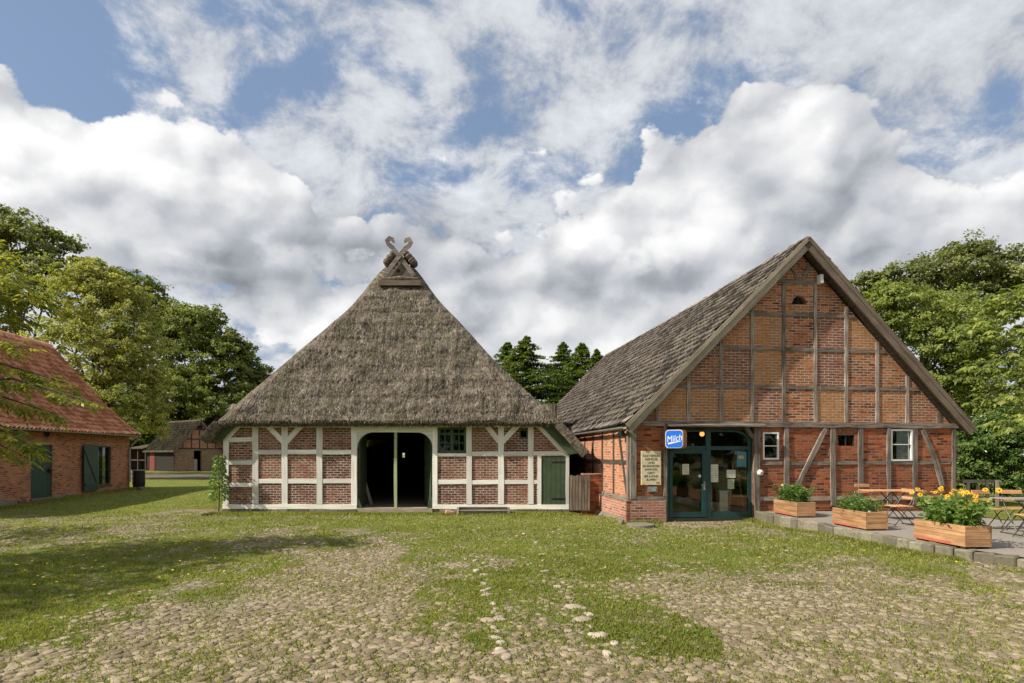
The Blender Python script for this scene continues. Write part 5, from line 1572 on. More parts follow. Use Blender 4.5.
# lawn strip beyond the paving at the right
mb = MB(); mb.poly([(12.2, 14.9, TZ + .02), (30, 14.9, TZ + .02), (30, 40, TZ + .02), (11.0, 40, TZ + .02), (11.0, 18.6, TZ + .02), (12.6, 18.3, TZ + .02)])
gl = mb.build('side_lawn', M['ground'])
a_ = gl.data.attributes.new('cover', 'FLOAT', 'POINT'); a_.data.foreach_set('value', [1.0] * len(gl.data.vertices)); tag(gl, kind='structure')
# rough kerb wall of stones
kw = thing('kerb_wall', 'low wall of rough grey kerb stones edging the terrace', 'wall', (0, 0, 0))
seg = []
for i in range(len(KERB) - 1):
    a, b = Vector(KERB[i]), Vector(KERB[i + 1]); L = (b - a).length; n = max(1, round(L / .30))
    for k in range(n): seg.append((a + (b - a) * k / n, a + (b - a) * (k + 1) / n))
for (a, b) in seg:
    d = (b - a); L = d.length; ang = math.atan2(d.y, d.x); m_ = (a + b) / 2
    mb = MB(); h = terr_z(m_.y) + rnd.uniform(-.012, .02)
    nn_ = 4
    Mx = Matrix.Translation((m_.x, m_.y, 0)) @ Matrix.Rotation(ang, 4, 'Z')
    mb.box(-L / 2 + .001, L / 2 - .001, -.12 - rnd.uniform(0, .035), .07, -.3, h, M=Mx, jit=.022, tint=rnd.random())
    mb.build('kerb_stone', M['kerbstone'], kw, bevel=.022)

# ================================================================== planters
PW, PL, PH = .50, 1.20, .40
def make_planter():
    t = thing('wooden_planter', '', 'planter', (0, 0, 0))
    for (x0, x1, y0, y1, lg) in ((-PW / 2, -PW / 2 + .03, -PL / 2, PL / 2, 1), (PW / 2 - .03, PW / 2, -PL / 2, PL / 2, 1), (-PW / 2 + .03, PW / 2 - .03, -PL / 2, -PL / 2 + .03, 0), (-PW / 2 + .03, PW / 2 - .03, PL / 2 - .03, PL / 2, 0)):
        mb = MB()
        for k in range(3):
            z0 = .03 + k * (PH - .03) / 3
            mb.box(x0, x1, y0, y1, z0 + .002, z0 + (PH - .03) / 3 - .002, long=lg, tint=rnd.random())
        mb.build('side_board', M['planter'], t, bevel=.004)
    mb = MB(); mb.box(-PW / 2 + .031, PW / 2 - .031, -PL / 2 + .031, PL / 2 - .031, .05, PH - .05); mb.build('soil', M['soil'], t)
    for (x, y) in ((-PW / 2 + .08, -PL / 2 + .08), (PW / 2 - .08, -PL / 2 + .08), (-PW / 2 + .08, PL / 2 - .08), (PW / 2 - .08, PL / 2 - .08)):
        mb = MB(); mb.box(x - .05, x + .05, y - .05, y + .05, 0, .048); mb.build('foot', M['timber_dark'], t)
    mb = MB(); mb.box(-PW / 2 - .004, -PW / 2 - .001, -PL / 2 + .3, PL / 2, .035, .085, long=1); mb.build('red_stripe', plain_mat('red_stain', (.42, .12, .07)), t)
    return t
pl0 = make_planter()
def place(px, py): x, y = gnd(px, py, TZ); return x, y
spots = []
for (px, py, rz, lab) in ((965, 549, 4, 'weathered orange wood planter nearest the camera, holding the yellow coneflowers'),
                          (866.0, 530.8, 4, 'middle orange wood planter, holding the thin straggly herbs'),
                          (797, 517.8, 4, 'farthest orange wood planter beside the barn door, holding the dense green shrubs')):
    x, y = place(px, py); a = R(rz)
    # the given corner is the near-left one
    cx = x + math.cos(a) * PW / 2 - math.sin(a) * PL / 2; cy = y + math.sin(a) * PW / 2 + math.cos(a) * PL / 2
    spots.append((cx, cy, a, lab))
for i, (cx, cy, a, lab) in enumerate(spots):
    if i == 0: pl0.location = (cx, cy, terr_z(cy)); pl0.rotation_euler = (0, 0, a); pl0['label'] = lab; pl0['group'] = 'wooden planters on the terrace'
    else: dup(pl0, (cx, cy, terr_z(cy)), a, lab)

def leafquads(P, D, L, W, up=.35, tint=None, curl=.25):
    """P base points, D directions; returns V,F,T for pointed leaves of two quads folded down the middle"""
    n = len(P); D = D / np.linalg.norm(D, axis=1)[:, None]
    r = rng.normal(0, 1, (n, 3)); r[:, 2] *= .5
    S = np.cross(D, r); S /= np.linalg.norm(S, axis=1)[:, None]
    N = np.cross(S, D)
    L = L[:, None]; W = W[:, None]
    tip = P + D * L - N * 0 + np.array([0, 0, -1]) * L * curl
    mid = P + D * L * .5
    a = mid + S * W * .5; b = mid - S * W * .5
    V = np.stack([P, a, tip, b], 1).reshape(-1, 3)
    F_ = np.arange(4 * n).reshape(-1, 4)
    T = np.repeat(rng.random(n) if tint is None else tint, 4)
    return V, F_, T
def plant(name, label, cx, cy, z, rot, n_st, hmin, hmax, m, leafL, leafW, per, spread=.12, group='plants in the wooden planters', tb=.5):
    t = thing(name, label, 'plant', (cx, cy, z), rot, group)
    st = MB(); P, D, T = [], [], []; tips = []
    for i in range(n_st):
        bx_, by_ = rnd.uniform(-PW / 2 + .07, PW / 2 - .07), rnd.uniform(-PL / 2 + .08, PL / 2 - .08)
        h = rnd.uniform(hmin, hmax); lx, ly = rnd.gauss(0, spread), rnd.gauss(0, spread)
        if abs(bx_) > PW / 2 - .15: lx += .5 * spread * (1 if bx_ > 0 else -1)
        path = [(bx_, by_, -.06), (bx_ + lx * .3, by_ + ly * .3, h * .5), (bx_ + lx, by_ + ly, h)]
        st.tube(path, [.006, .005, .003], 4, cap=False); tips.append(path[-1])
        tc_ = rnd.random()
        for k in range(per):
            q = (k + rnd.random()) / per
            p = Vector(path[0]).lerp(Vector(path[1]), min(1, q * 2)) if q < .5 else Vector(path[1]).lerp(Vector(path[2]), q * 2 - 1)
            if p.z < .0: p.z = .02
            a = rnd.uniform(0, 6.283); P.append(p); D.append((math.cos(a), math.sin(a), rnd.uniform(-.2, .9))); T.append(min(1, max(0, rnd.gauss(tb, .2) + (q - .5) * .4)))
    st.build('stems', M['leaf_plant'], t)
    n = len(P)
    V, F_, T = leafquads(np.array(P), np.array(D), rng.uniform(.7, 1.2, n) * leafL, rng.uniform(.7, 1.2, n) * leafW, tint=np.array(T))
    mesh_np('foliage', V, F_, m, t, tint=T)
    return t, tips
c3, c2, c1 = spots[0], spots[1], spots[2]
def tip_z(c): return terr_z(c[1]) + PH - .05
t1, tp = plant('flowering_plant', 'tall yellow coneflowers with orange centres filling the nearest planter', c3[0], c3[1], tip_z(c3), c3[2], 90, .30, .52, M['leaf_plant'], .12, .055, 24, .15)
def bloom(t, p, r, m, mc, tilt):
    mb = MB(); n = 11; p = Vector(p)
    Mx = Matrix.Translation(p) @ Matrix.Rotation(tilt[0], 4, 'X') @ Matrix.Rotation(tilt[1], 4, 'Y')
    for k in range(n):
        a = 6.283 * k / n; w = .22
        q = [Vector((0, 0, .0)), Vector((r * .7 * math.cos(a - w), r * .7 * math.sin(a - w), .004)), Vector((r * math.cos(a), r * math.sin(a), -.010)), Vector((r * .7 * math.cos(a + w), r * .7 * math.sin(a + w), .004))]
        mb.poly([Mx @ v for v in q], tint=rnd.random())
    o = mb.build('bloom', m, t)
    mb = MB(); 
    for k in range(8):
        a, b = .785 * k, .785 * (k + 1); rr = r * .27
        mb.poly([Mx @ Vector((0, 0, .026)), Mx @ Vector((rr * math.cos(a), rr * math.sin(a), .006)), Mx @ Vector((rr * math.cos(b), rr * math.sin(b), .006))])
    mb.build('flower_centre', mc, o)
brownc = plain_mat('flower_centre', (.25, .07, .01)); 
tp = sorted(tp, key=lambda p: -p[2])
stemmb = MB()
for i in range(46):
    p = list(tp[i % len(tp)]); p[2] = max(p[2], .42) + rnd.uniform(.02, .16); p[0] += rnd.uniform(-.08, .08); p[1] += rnd.uniform(-.12, .12)
    p[2] += rnd.choice((-.14, -.06, 0, .03, .06))
    bloom(t1, p, rnd.uniform(.034, .064), M['petal'], brownc, (rnd.uniform(.0, 1.1), rnd.uniform(-.7, .5)))
    sm_ = stemmb; sm_.tube([(p[0] * .7, p[1] * .8, p[2] - .3), (p[0], p[1], p[2] - .005)], [.004, .0025], 4, cap=False)
stemmb.build('flower_stems', M['leaf_plant'], t1)
t2, tp = plant('herb_plant', 'thin straggly herbs drying in the middle planter', c2[0], c2[1], tip_z(c2), c2[2], 100, .12, .42, M['leaf_plant'], .07, .020, 22, .14, tb=.35)
mb = MB(); mb.box(-.03, .03, -.002, .002, .02, .10, M=Matrix.Translation((-.14, -PL / 2 + .1, -.02)) @ Matrix.Rotation(.5, 4, 'Y')); mb.build('plant_tag', M['paper_white'], t2)
t3, tp = plant('leafy_shrub', 'dense upright green plants with a white bud in the planter beside the barn entrance', c1[0], c1[1], tip_z(c1), c1[2], 90, .28, .48, M['leaf_plant'], .10, .038, 30, .08, tb=.22)
bloom(t3, (-.15, .30, .45), .04, M['petal_white'], M['yellow'], (.5, 0))

# ================================================================== folding tables and chairs
MT = M['steel_green']
def make_table(L=1.35, Wd=.62, h=.74):
    t = thing('folding_table', '', 'table', (0, 0, 0))
    mb = MB(); n = 7
    for k in range(n):
        y0 = -Wd / 2 + k * Wd / n
        mb.box(-L / 2, L / 2, y0 + .004, y0 + Wd / n - .004, h - .022, h, long=0, tint=rnd.random())
    mb.build('tabletop', M['slat'], t)
    mb = MB()
    for x in (-L * .33, L * .33): mb.box(x - .018, x + .018, -Wd / 2 + .02, Wd / 2 - .02, h - .045, h - .023)
    mb.build('cross_bar', MT, t)
    for s_ in (-1, 1):
        for sy in (-1, 1):
            mb = MB(); mb.tube([(s_ * L * .36, sy * (Wd / 2 - .05), .0), (-s_ * L * .12 + s_ * .0, sy * (Wd / 2 - .06), h - .04)], .013, 6); mb.build('leg', MT, t)
    for s_ in (-1, 1):
        mb = MB(); mb.tube([(s_ * L * .36, -Wd / 2 + .05, .012), (s_ * L * .36, Wd / 2 - .05, .012)], .011, 6); mb.build('foot_rail', MT, t)
    return t
def make_chair():
    t = thing('folding_chair', '', 'chair', (0, 0, 0))
    mb = MB()
    for k in range(6): mb.box(-.21, .21, -.20 + k * .068, -.20 + k * .068 + .058, .44, .46, long=0, tint=rnd.random())
    mb.build('seat', M['slat'], t)
    for (z, hgt) in ((.76, .085), (.60, .06)):
        mb = MB(); mb.box(-.21, .21, .215, .235, z, z + hgt, long=0); mb.build('backrest', M['slat'], t, bevel=.004)
    for s_ in (-1, 1):
        mb = MB(); mb.tube([(s_ * .20, -.23, .0), (s_ * .20, .06, .38), (s_ * .20, .20, .62), (s_ * .20, .245, .86)], .010, 6); mb.build('back_leg', MT, t)
        mb = MB(); mb.tube([(s_ * .18, .26, .0), (s_ * .18, -.05, .36), (s_ * .18, -.16, .435)], .010, 6); mb.build('leg', MT, t)
    mb = MB(); mb.tube([(-.2, -.2, .04), (.2, -.2, .04)], .008, 6); mb.build('stretcher', MT, t)
    mb = MB(); mb.tube([(-.18, .24, .03), (.18, .24, .03)], .008, 6); mb.build('stretcher', MT, t)
    return t
tb0 = make_table(); ch0 = make_chair()
tb0.location = (9.6, 15.15, TZ); tb0['label'] = 'folding slatted table behind the middle planter, against the barn wall'; tb0['group'] = 'folding tables on the terrace'
tb2 = dup(tb0, (10.75, 12.35, TZ), R(0), 'greyed folding table at the right edge behind the yellow flowers')
for c_ in tb2.children:
    if c_.name.startswith('tabletop'): c_.data = c_.data.copy(); c_.data.materials[0] = M['slat_grey']
ch0.location = (9.45, 15.95, TZ); ch0.rotation_euler = (0, 0, R(4)); ch0['label'] = 'folding chair on the wall side of the table behind the middle planter'; ch0['group'] = 'folding chairs on the terrace'
dup(ch0, (8.95, 13.9, TZ), R(-88), 'folding chair on the yard side of the wall table, just right of the middle planter')
dup(ch0, (10.45, 13.15, TZ), R(3), 'folding chair with bright backrest just behind the yellow coneflowers')
dup(ch0, (11.15, 13.2, TZ), R(-6), 'folding chair at the far side of the greyed table by the right edge')
dup(ch0, (10.2, 11.75, TZ), R(-95), 'folding chair tucked at the left end of the greyed table')
# weathered pallet fence between terrace and laurel
pf = thing('paling_fence', 'weathered grey wooden paling in front of the laurel hedge behind the chairs', 'fence', (14.6, 18.6, TZ))
for k in range(4):
    mb = MB(); mb.box(-.5 + k * .3, -.5 + k * .3 + .10, 0, .03, .0, .78 + rnd.uniform(-.1, .08), long=2); mb.build('picket', M['slat_grey'], pf)
for zz in (.25, .75):
    mb = MB(); mb.box(-.6, .6, .031, .08, zz, zz + .1, long=0); mb.build('rail', M['slat_grey'], pf)
# ================================================================== red tiled brick house at the left
OL = Vector((-20.4, 32.0, 0))
cot = thing('brick_outbuilding', 'red brick outbuilding with red pantile roof, dark green plank door and shutter', 'outbuilding', OL, YAW)
FR2 = Frame(cot, 'right', 0.0)
s2 = lambda px, py, d=0.0: si(OL, px, py, d)
CW, CL_ = 8.0, 15.0
ez = s2(100, 430)[1]
print('cottage eave z', ez)
dr = (s2(30.6, 470)[0], s2(52.4, 470)[0], -.3, s2(44, 444.8)[1])
wn_ = (s2(96.5, 460)[0], s2(111.3, 460)[0], s2(104, 485)[1], s2(104, 446.2)[1])
mb = MB(); brick_wall(mb, FR2, [-CL_, 0], [-.5, ez + .12], openings=[dr, wn_]); mb.build('wall', M['brick_red'], cot)
FBk = Frame(cot, 'left', -CW)
mb = MB(); brick_wall(mb, FBk, [-CL_, 0], [-.3, ez + .12]); mb.build('rear_wall', M['brick_red'], cot)
rz_ = 7.55
gpl = [line((-CW / 2, rz_ - .15), (.05, ez - .0)), line((-CW - .05, ez), (-CW / 2, rz_ - .15))]
for yy in (-CL_, -.28):
    Fg = Frame(cot, 'front', yy); mb = MB(); brick_wall(mb, Fg, [-CW + .001, -.001], [-.3, rz_], planes=gpl); mb.build('gable_wall', M['brick_red'], cot)
# stones at the wall foot
mb = MB(); y = -CL_; past = False
while y < 0:
    w = rnd.uniform(.35, .9)
    if y + w / 2 > dr[1] + .1 and not past: mb.build('stone_base', M['kerbstone'], cot, bevel=.012); mb = MB(); past = True
    if not (dr[0] - .1 < y + w / 2 < dr[1] + .1): mb.box(-.05, .05 + rnd.uniform(0, .05), y, min(y + w - .02, .05), -.5, .04 + rnd.uniform(-.05, .06) + (.08 if y < -9 else 0), tint=rnd.random(), jit=.015)
    y += w
mb.build('stone_base', M['kerbstone'], cot, bevel=.012)
# door, oculus, window, shutter
mb = MB(); n = 5; w = (dr[1] - dr[0]) / n
for k in range(n): mb.box(-.09, -.05 + rnd.uniform(0, .004), dr[0] + k * w + .004, dr[0] + (k + 1) * w - .004, .04, dr[3], long=2)
dd = mb.build('door', M['green_dark'], cot)
M['green_door'] = paint_mat('green_door', (.010, .05, .040), .15, .45)
dd.data.materials[0] = M['green_door']
q = s2(51, 470.5)
mb = MB(); mb.box(-.05, .02, q[0] - .12, q[0] - .02, q[1] - .09, q[1] + .09); mb.tube([(.0, q[0] - .06, q[1]), (.06, q[0] - .06, q[1]), (.07, q[0] + .14, q[1] + .02)], .018, 6); mb.build('handle', M['black_iron'], dd)
mb = MB(); mb.box(-.2, .06, dr[0] - .05, dr[1] + .05, -.1, .038); mb.build('door_sill', M['kerbstone'], cot)
q = s2(46.5, 432.3); mb = MB(); n = 16
mb.prism([(q[0] + .20 * math.cos(6.283 * k / n), q[1] + .20 * math.sin(6.283 * k / n)) for k in range(n)], .001, .03, axis='x'); oc = mb.build('round_vent', M['near_black'], cot)
mb = MB()
for k in range(n):
    t0, t1 = 6.283 * (k + .06) / n, 6.283 * (k + .94) / n
    mb.prism([(q[0] + r_ * math.cos(t), q[1] + r_ * math.sin(t)) for (t, r_) in ((t0, .205), (t0, .30), (t1, .30), (t1, .205))], -.02, .014, axis='x', tint=rnd.random())
mb.build('brick_ring', M['brick_plinth'], oc)
w_ = window(FR2, *wn_, M['green_dark'], d=.12, fd=.05, fw=.06, bars=[wn_[2] + .75], cols=[((wn_[0] + wn_[1]) / 2, .04)], glass=M['glass_old'])
mb = MB(); mb.box(-.12, .05, wn_[0] - .05, wn_[1] + .05, wn_[2] - .06, wn_[2] - .002); mb.build('sill', M['green_door'], w_)
# ledged and braced shutter swung back against the wall
sh_h = wn_[3] - .10; sh = MB(); sw = 1.3; n = 6
for k in range(n): sh.box(-.02, .02, -sw + k * sw / n + .003, -sw + (k + 1) * sw / n - .003, .12, wn_[3] + .05, long=2)
so = sh.build('shutter', M['green_door'], cot); so.location = (.07, wn_[0] + .0, 0); so.rotation_euler = (0, 0, R(3))
mb = MB()
for zz in (.38, wn_[3] - .32): mb.box(.021, .05, -sw + .04, -.04, zz, zz + .13, long=1)
so2 = mb.build('ledge', M['green_door'], so)
mb = MB(); P_ = [(-sw + .08, wn_[3] - .32), (-sw + .24, wn_[3] - .32), (-.08, .51), (-.24, .51)]
mb.prism(P_, .022, .046, axis='x'); mb.build('brace', M['green_dark'], so)
# arches over the openings
for (a0, a1, z) in ((dr[0], dr[1], dr[3]), (wn_[0], wn_[1], wn_[3])):
    mb = MB(); n = 12
    for k in range(n):
        y0 = a0 - .06 + (a1 - a0 + .12) * k / n
        mb.box(-.1, .012, y0 + .006, y0 + (a1 - a0 + .12) / n - .006, z + .001, z + .20, tint=rnd.random())
    mb.build('brick_lintel', M['brick_plinth'], cot)
# roof with flared eaves
prof = [(.42, ez - .16), (-.35, ez + .42), (-1.3, ez + 1.35), (-CW / 2, rz_)]
def prof_pt(v, side):
    # v 0..1 along the profile
    L = [0]
    for a, b in zip(prof[:-1], prof[1:]): L.append(L[-1] + math.hypot(b[0] - a[0], b[1] - a[1]))
    t = v
    for i in range(3):
        if t <= L[i + 1] or i == 2:
            q = (t - L[i]) / (L[i + 1] - L[i]); a, b = prof[i], prof[i + 1]
            x = a[0] + (b[0] - a[0]) * q; z = a[1] + (b[1] - a[1]) * q
            ux, uz = (b[0] - a[0]), (b[1] - a[1]); n = math.hypot(ux, uz); nx, nz = -uz / n, ux / n
            if nz < 0: nx, nz = -nx, -nz
            break
    if side < 0: x = -CW - x; nx = -nx
    return x, z, nx, nz
LP = sum(math.hypot(b[0] - a[0], b[1] - a[1]) for a, b in zip(prof[:-1], prof[1:]))
for s_ in (1, -1):
    def pos(u, v, h):
        x, z, nx, nz = prof_pt(v, s_)
        sg = -.05 * math.sin(math.pi * u / CL_)
        return (x + nx * h, .22 - u, z + nz * h + sg)
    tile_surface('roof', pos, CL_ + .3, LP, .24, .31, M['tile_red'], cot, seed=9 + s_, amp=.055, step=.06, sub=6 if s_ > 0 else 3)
    mb = MB()
    for a, b in zip(prof[:-1], prof[1:]):
        (x0, z0), (x1, z1) = a, b
        if s_ < 0: x0, x1 = -CW - x0, -CW - x1
        P_ = [(x0, z0 - .03), (x1, z1 - .03), (x1, z1 - .12), (x0, z0 - .12)]
        if s_ < 0: P_ = P_[::-1]
        mb.prism(P_, -CL_ - .05, .18)
    mb.build('roof_boarding', M['timber_dark'], cot)
mb = MB()
for i in range(38):
    y = .25 - i * .41; sg = -.05 * math.sin(math.pi * i / 38)
    mb.tube([(-CW / 2, y, rz_ + .0 + sg), (-CW / 2, y - .44, rz_ + .015 + sg)], [.12, .10], 8, tint=rnd.random())
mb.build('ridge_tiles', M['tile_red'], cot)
mb = MB()                                           # verge cement and board at the far gable
for a, b in zip(prof[:-1], prof[1:]):
    P_ = [(a[0] + .02, a[1] + .04), (b[0] + .02, b[1] + .04), (b[0] + .02, b[1] - .16), (a[0] + .02, a[1] - .16)]
    mb.prism(P_, .185, .24)
mb.build('verge_board', M['board_brown'], cot)
# rafter feet, gutter and downpipe
mb = MB()
for k in range(19): 
    y = -CL_ + .3 + k * .8
    mb.box(.0, .34, y, y + .11, ez - .16, ez - .04, long=0)
mb.build('rafter_ends', M['timber_dark'], cot)
mb = MB(); gx_, gz_2 = .46, ez - .19
pr = [(gx_ + .07 * math.cos(t), gz_2 + .07 * math.sin(t)) for t in [math.pi + math.pi * k / 6 for k in range(7)]]
for i in range(15):
    for a, b in zip(pr[:-1], pr[1:]): mb.poly([(a[0], .2 - i, a[1]), (b[0], .2 - i, b[1]), (b[0], -.8 - i, b[1]), (a[0], -.8 - i, a[1])])
gu = mb.build('gutter', M['zinc'], cot)
mb = MB(); mb.tube([(.46, .05, ez - .24), (.44, .03, ez - .36), (.14, -.12, ez - .72), (.08, -.16, ez - .9), (.08, -.16, .35)], .05, 8)
mb.build('downpipe', M['zinc'], gu, smooth=True)
p = OL + CU * .35 + CV * .25
wb = thing('water_butt', 'dark plastic water butt at the far corner of the brick outbuilding', 'water butt', (p.x, p.y, 0))
mb = MB(); mb.tube([(0, 0, 0), (0, 0, .3), (0, 0, .95)], [.27, .31, .30], 14); mb.build('barrel', M['black_iron'], wb, smooth=False)
mb = MB(); mb.tube([(0, 0, .951), (0, 0, 1.0)], [.33, .33], 14); mb.build('lid', M['zinc'], wb)
x, y = gnd(141, 490); o = rock('fieldstone', x, y, .22, .14, .16, M['kerbstone'], 5); tag(o, 'pale rock in the grass at the corner of the brick outbuilding', 'stone')

# ================================================================== small shed far behind
A3 = Vector((-35.4, 63, 0)); gd = Vector((.6, .8, 0)); wv_ = Vector((-.8, .6, 0))
sa = math.atan2(.8, .6)
shed = thing('timber_framed_shed', 'small old shed with moss green roof and half timbered gable far behind the lawn', 'shed', A3, sa)
Fg = Frame(shed, 'front'); GW = 5.1; EZ_, RZ = 2.45, 5.55; SL = 6.6
gpl = [line((0, EZ_), (GW / 2, RZ - .1)), line((GW / 2, RZ - .1), (GW, EZ_))]
dsh = (1.95, 2.75, -.1, 2.2)
mb = MB(); brick_wall(mb, Fg, [0, GW], [-.2, EZ_], openings=[dsh]); mb.build('wall', brick_mat('brick_shed', (.24, .13, .075), (.34, .20, .12), (.19, .11, .07), (.34, .26, .18), dirt=.35), shed)
mb = MB(); brick_wall(mb, Fg, [0, GW], [EZ_, RZ], planes=gpl); mb.build('gable', M['brick_side'], shed)
for z_ in (EZ_ - .02, 3.45, 4.5):
    k = (RZ - .15 - max(z_, EZ_)) / (RZ - .1 - EZ_) * GW / 2
    Fg.beam('rail', (GW / 2 - k, z_), (GW / 2 + k, z_), .13, .03, M['timber_dark'])
for a in (.8, 1.7, 2.55, 3.4, 4.3):
    top = min(RZ - .3 - abs(a - GW / 2) * (RZ - .1 - EZ_) / (GW / 2), 4.45)
    if top > EZ_ + .1: Fg.beam('post', (a, EZ_), (a, top), .12, .025, M['timber_dark'])
mb = MB(); Fg.obox(mb, GW / 2 - .3, GW / 2 + .3, 4.55, 4.95, -.01, .02); mb.build('loft_hatch', M['near_black'], shed)
mb = MB(); Fg.obox(mb, 1.95, 2.35, .0, 1.3, .10, .13); mb.build('half_door', M['slat_grey'], shed)
for k_, off in (('left', 0), ('right', GW)):
    Fs = Frame(shed, k_, off); mb = MB(); brick_wall(mb, Fs, [.3, SL], [-.2, EZ_]); mb.build('side_wall', M['near_black'], shed)  # side walls coloured near black, standing for the shade under the eaves
mb = MB(); mb.box(-.05, -.02, 4.7, 5.9, .0, 2.1, long=2); mb.build('side_door', plain_mat('old_red', (.16, .03, .02), .8), shed)
mb = MB(); brick_wall(mb, Frame(shed, 'front', SL), [0, GW], [-.2, RZ], planes=gpl); mb.build('rear_wall', M['board_brown'], shed)
for s_ in (0, 1):
    p0 = (-.4, EZ_ - .42) if s_ == 0 else (GW + .4, EZ_ - .42)
    p1 = (GW / 2, RZ + .05)
    dx, dz = p1[0] - p0[0], p1[1] - p0[1]; L = math.hypot(dx, dz); ux, uz = dx / L, dz / L; nx, nz = (-uz, ux) if s_ == 0 else (uz, -ux)
    if nz < 0: nx, nz = -nx, -nz
    def pos(u, v, h): return (p0[0] + ux * v + nx * h, -.35 + u, p0[1] + uz * v + nz * h)
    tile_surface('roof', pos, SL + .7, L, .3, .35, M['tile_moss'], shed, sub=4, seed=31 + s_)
    mb = MB(); P_ = [(p0[0] - nx * .02, p0[1] - nz * .02), (p1[0] - nx * .02, p1[1] - nz * .02), (p1[0] - nx * .2, p1[1] - nz * .2), (p0[0] - nx * .2, p0[1] - nz * .2)]
    if s_: P_ = P_[::-1]
    mb.prism(P_, -.38, -.33); mb.build('bargeboard', M['board_brown'], shed)
# open lean-to with posts, left of the shed
ln = thing('open_lean_to', 'dark open post and beam lean-to at the left end of the mossy shed', 'lean-to', A3 + wv_ * 6.9 + Vector((0, 0, 0)), sa)
for i in range(3):
    for j in range(2):
        mb = MB(); mb.box(-.08 + j * 3.2, .08 + j * 3.2, i * 2.0, i * 2.0 + .16, 0, 2.5, long=2); mb.build('post', M['timber_dark'], ln)
for zz in (1.1, 2.35):
    mb = MB(); mb.box(-.05, .05, .0, 4.2, zz, zz + .12, long=1); mb.build('rail', M['timber_dark'], ln)
mb = MB(); mb.prism([(-.4, 2.45), (-.4, 2.52), (3.4, 3.3), (3.4, 3.2)][::-1], -.2, 4.4); mb.build('roof', M['tile_moss'], ln)
mb = MB(); mb.box(-.2, 3.3, 4.1, 4.16, 0, 2.45, long=2); mb.box(3.3, 3.36, 0, 4.2, 0, 3.0, long=2); mb.build('back_boards', M['timber_dark'], ln)

# ================================================================== trees
def crown(lobes, n, size, flat=.55, seed=0, droop=0.0, asp=1.5, inner=.22, clump=.2, cover_=1.0, tb=.45):
    r = np.random.default_rng(seed)
    vol = np.array([(l[3] * l[4] + l[4] * l[5] + l[3] * l[5]) for l in lobes]); cnt = (n * vol / vol.sum()).astype(int)
    PP, DD, TT = [], [], []
    for l, c in zip(lobes, cnt):
        C = np.array(l[:3]); Rr = np.array(l[3:6]); rm = Rr.mean()
        rc = max(clump * rm, size * 1.6)
        nc = max(8, int(cover_ * 4 * math.pi * rm ** 2 / (math.pi * rc ** 2) * .85))
        d = r.normal(0, 1, (nc, 3)); d /= np.linalg.norm(d, axis=1)[:, None]
        d[:, 2] = np.where(d[:, 2] < -.5, -d[:, 2], d[:, 2])
        rr = r.uniform(.70, 1.06, nc) + .12 * r.normal(0, 1, nc) * (r.random(nc) < .3)
        ii = r.random(nc) < inner; rr[ii] = r.uniform(.35, .75, ii.sum())
        cc = C + d * Rr * rr[:, None]; csz = rc * r.uniform(.55, 1.35, nc); ct = r.normal(0, .13, nc)
        k = r.integers(0, nc, c)
        g = r.normal(0, 1, (c, 3)) * .5; g[:, 2] *= flat
        P = cc[k] + g * csz[k][:, None]; P[:, 2] -= droop * (g[:, 0] ** 2 + g[:, 1] ** 2) * csz[k]
        out = d[k] * .7 + np.array([0, 0, .45]) + r.normal(0, .55, (c, 3))
        PP.append(P); DD.append(out)
        TT.append(np.clip(tb + ct[k] + r.normal(0, .13, c), 0, 1))
    P = np.concatenate(PP); N = np.concatenate(DD); T = np.concatenate(TT)
    N /= np.linalg.norm(N, axis=1)[:, None]; n = len(P)
    a = np.cross(N, r.normal(0, 1, (n, 3))); a /= np.linalg.norm(a, axis=1)[:, None]; b = np.cross(N, a)
    L = (size * r.uniform(.6, 1.3, n))[:, None]; W = L / asp
    V = np.stack([P - a * L * .5, P + b * W * .5 + N * W * .1, P + a * L * .5, P - b * W * .5 - N * W * .1], 1).reshape(-1, 3)
    return V, np.arange(4 * n).reshape(-1, 4), np.repeat(T, 4)
def tree(name, label, x, y, th, tr, lobes, n, size, m, group=None, seed=0, limbs=True, z=0, cat='tree', **kw):
    t = thing(name, label, cat, (x, y, z), 0, group)
    r = random.Random(seed)
    mb = MB(); H = max(l[2] for l in lobes)
    path = [(0, 0, -.2), (r.uniform(-.1, .1), 0, th * .5), (r.uniform(-.3, .3), r.uniform(-.3, .3), th), (r.uniform(-.5, .5), r.uniform(-.5, .5), th + (H - th) * .7)]
    mb.tube(path, [tr * 1.25, tr, tr * .8, tr * .25], 9, cap=False)
    mb.build('trunk', M['bark'], t, smooth=True)
    if limbs:
        mb = MB()
        for l in lobes:
            z0 = r.uniform(th * .7, th + (H - th) * .3)
            s = Vector((path[2][0], path[2][1], z0)); e = Vector(l[:3]); mid = s.lerp(e, .5) + Vector((r.uniform(-.4, .4), r.uniform(-.4, .4), .4))
            mb.tube([s, mid, e], [tr * .38, tr * .24, tr * .10], 6, cap=False)
            for q in range(5):
                d = Vector((r.gauss(0, 1), r.gauss(0, 1), abs(r.gauss(0, .8)))).normalized()
                e2 = e + Vector((d.x * l[3], d.y * l[4], d.z * l[5])) * .85
                mb.tube([mid.lerp(e, r.uniform(.3, 1)), e.lerp(e2, .5) + Vector((0, 0, .15)), e2], [tr * .12, tr * .07, tr * .02], 5, cap=False)
        mb.build('limbs', M['bark'], t, smooth=True)
    V, F_, T = crown(lobes, n, size, seed=seed, **kw)
    mesh_np('crown', V, F_, m, t, tint=T)
    return t
def pxw(px, py, Y): return ((px - 512) / FPX * Y, EYE + (HOR - py) / FPX * Y)
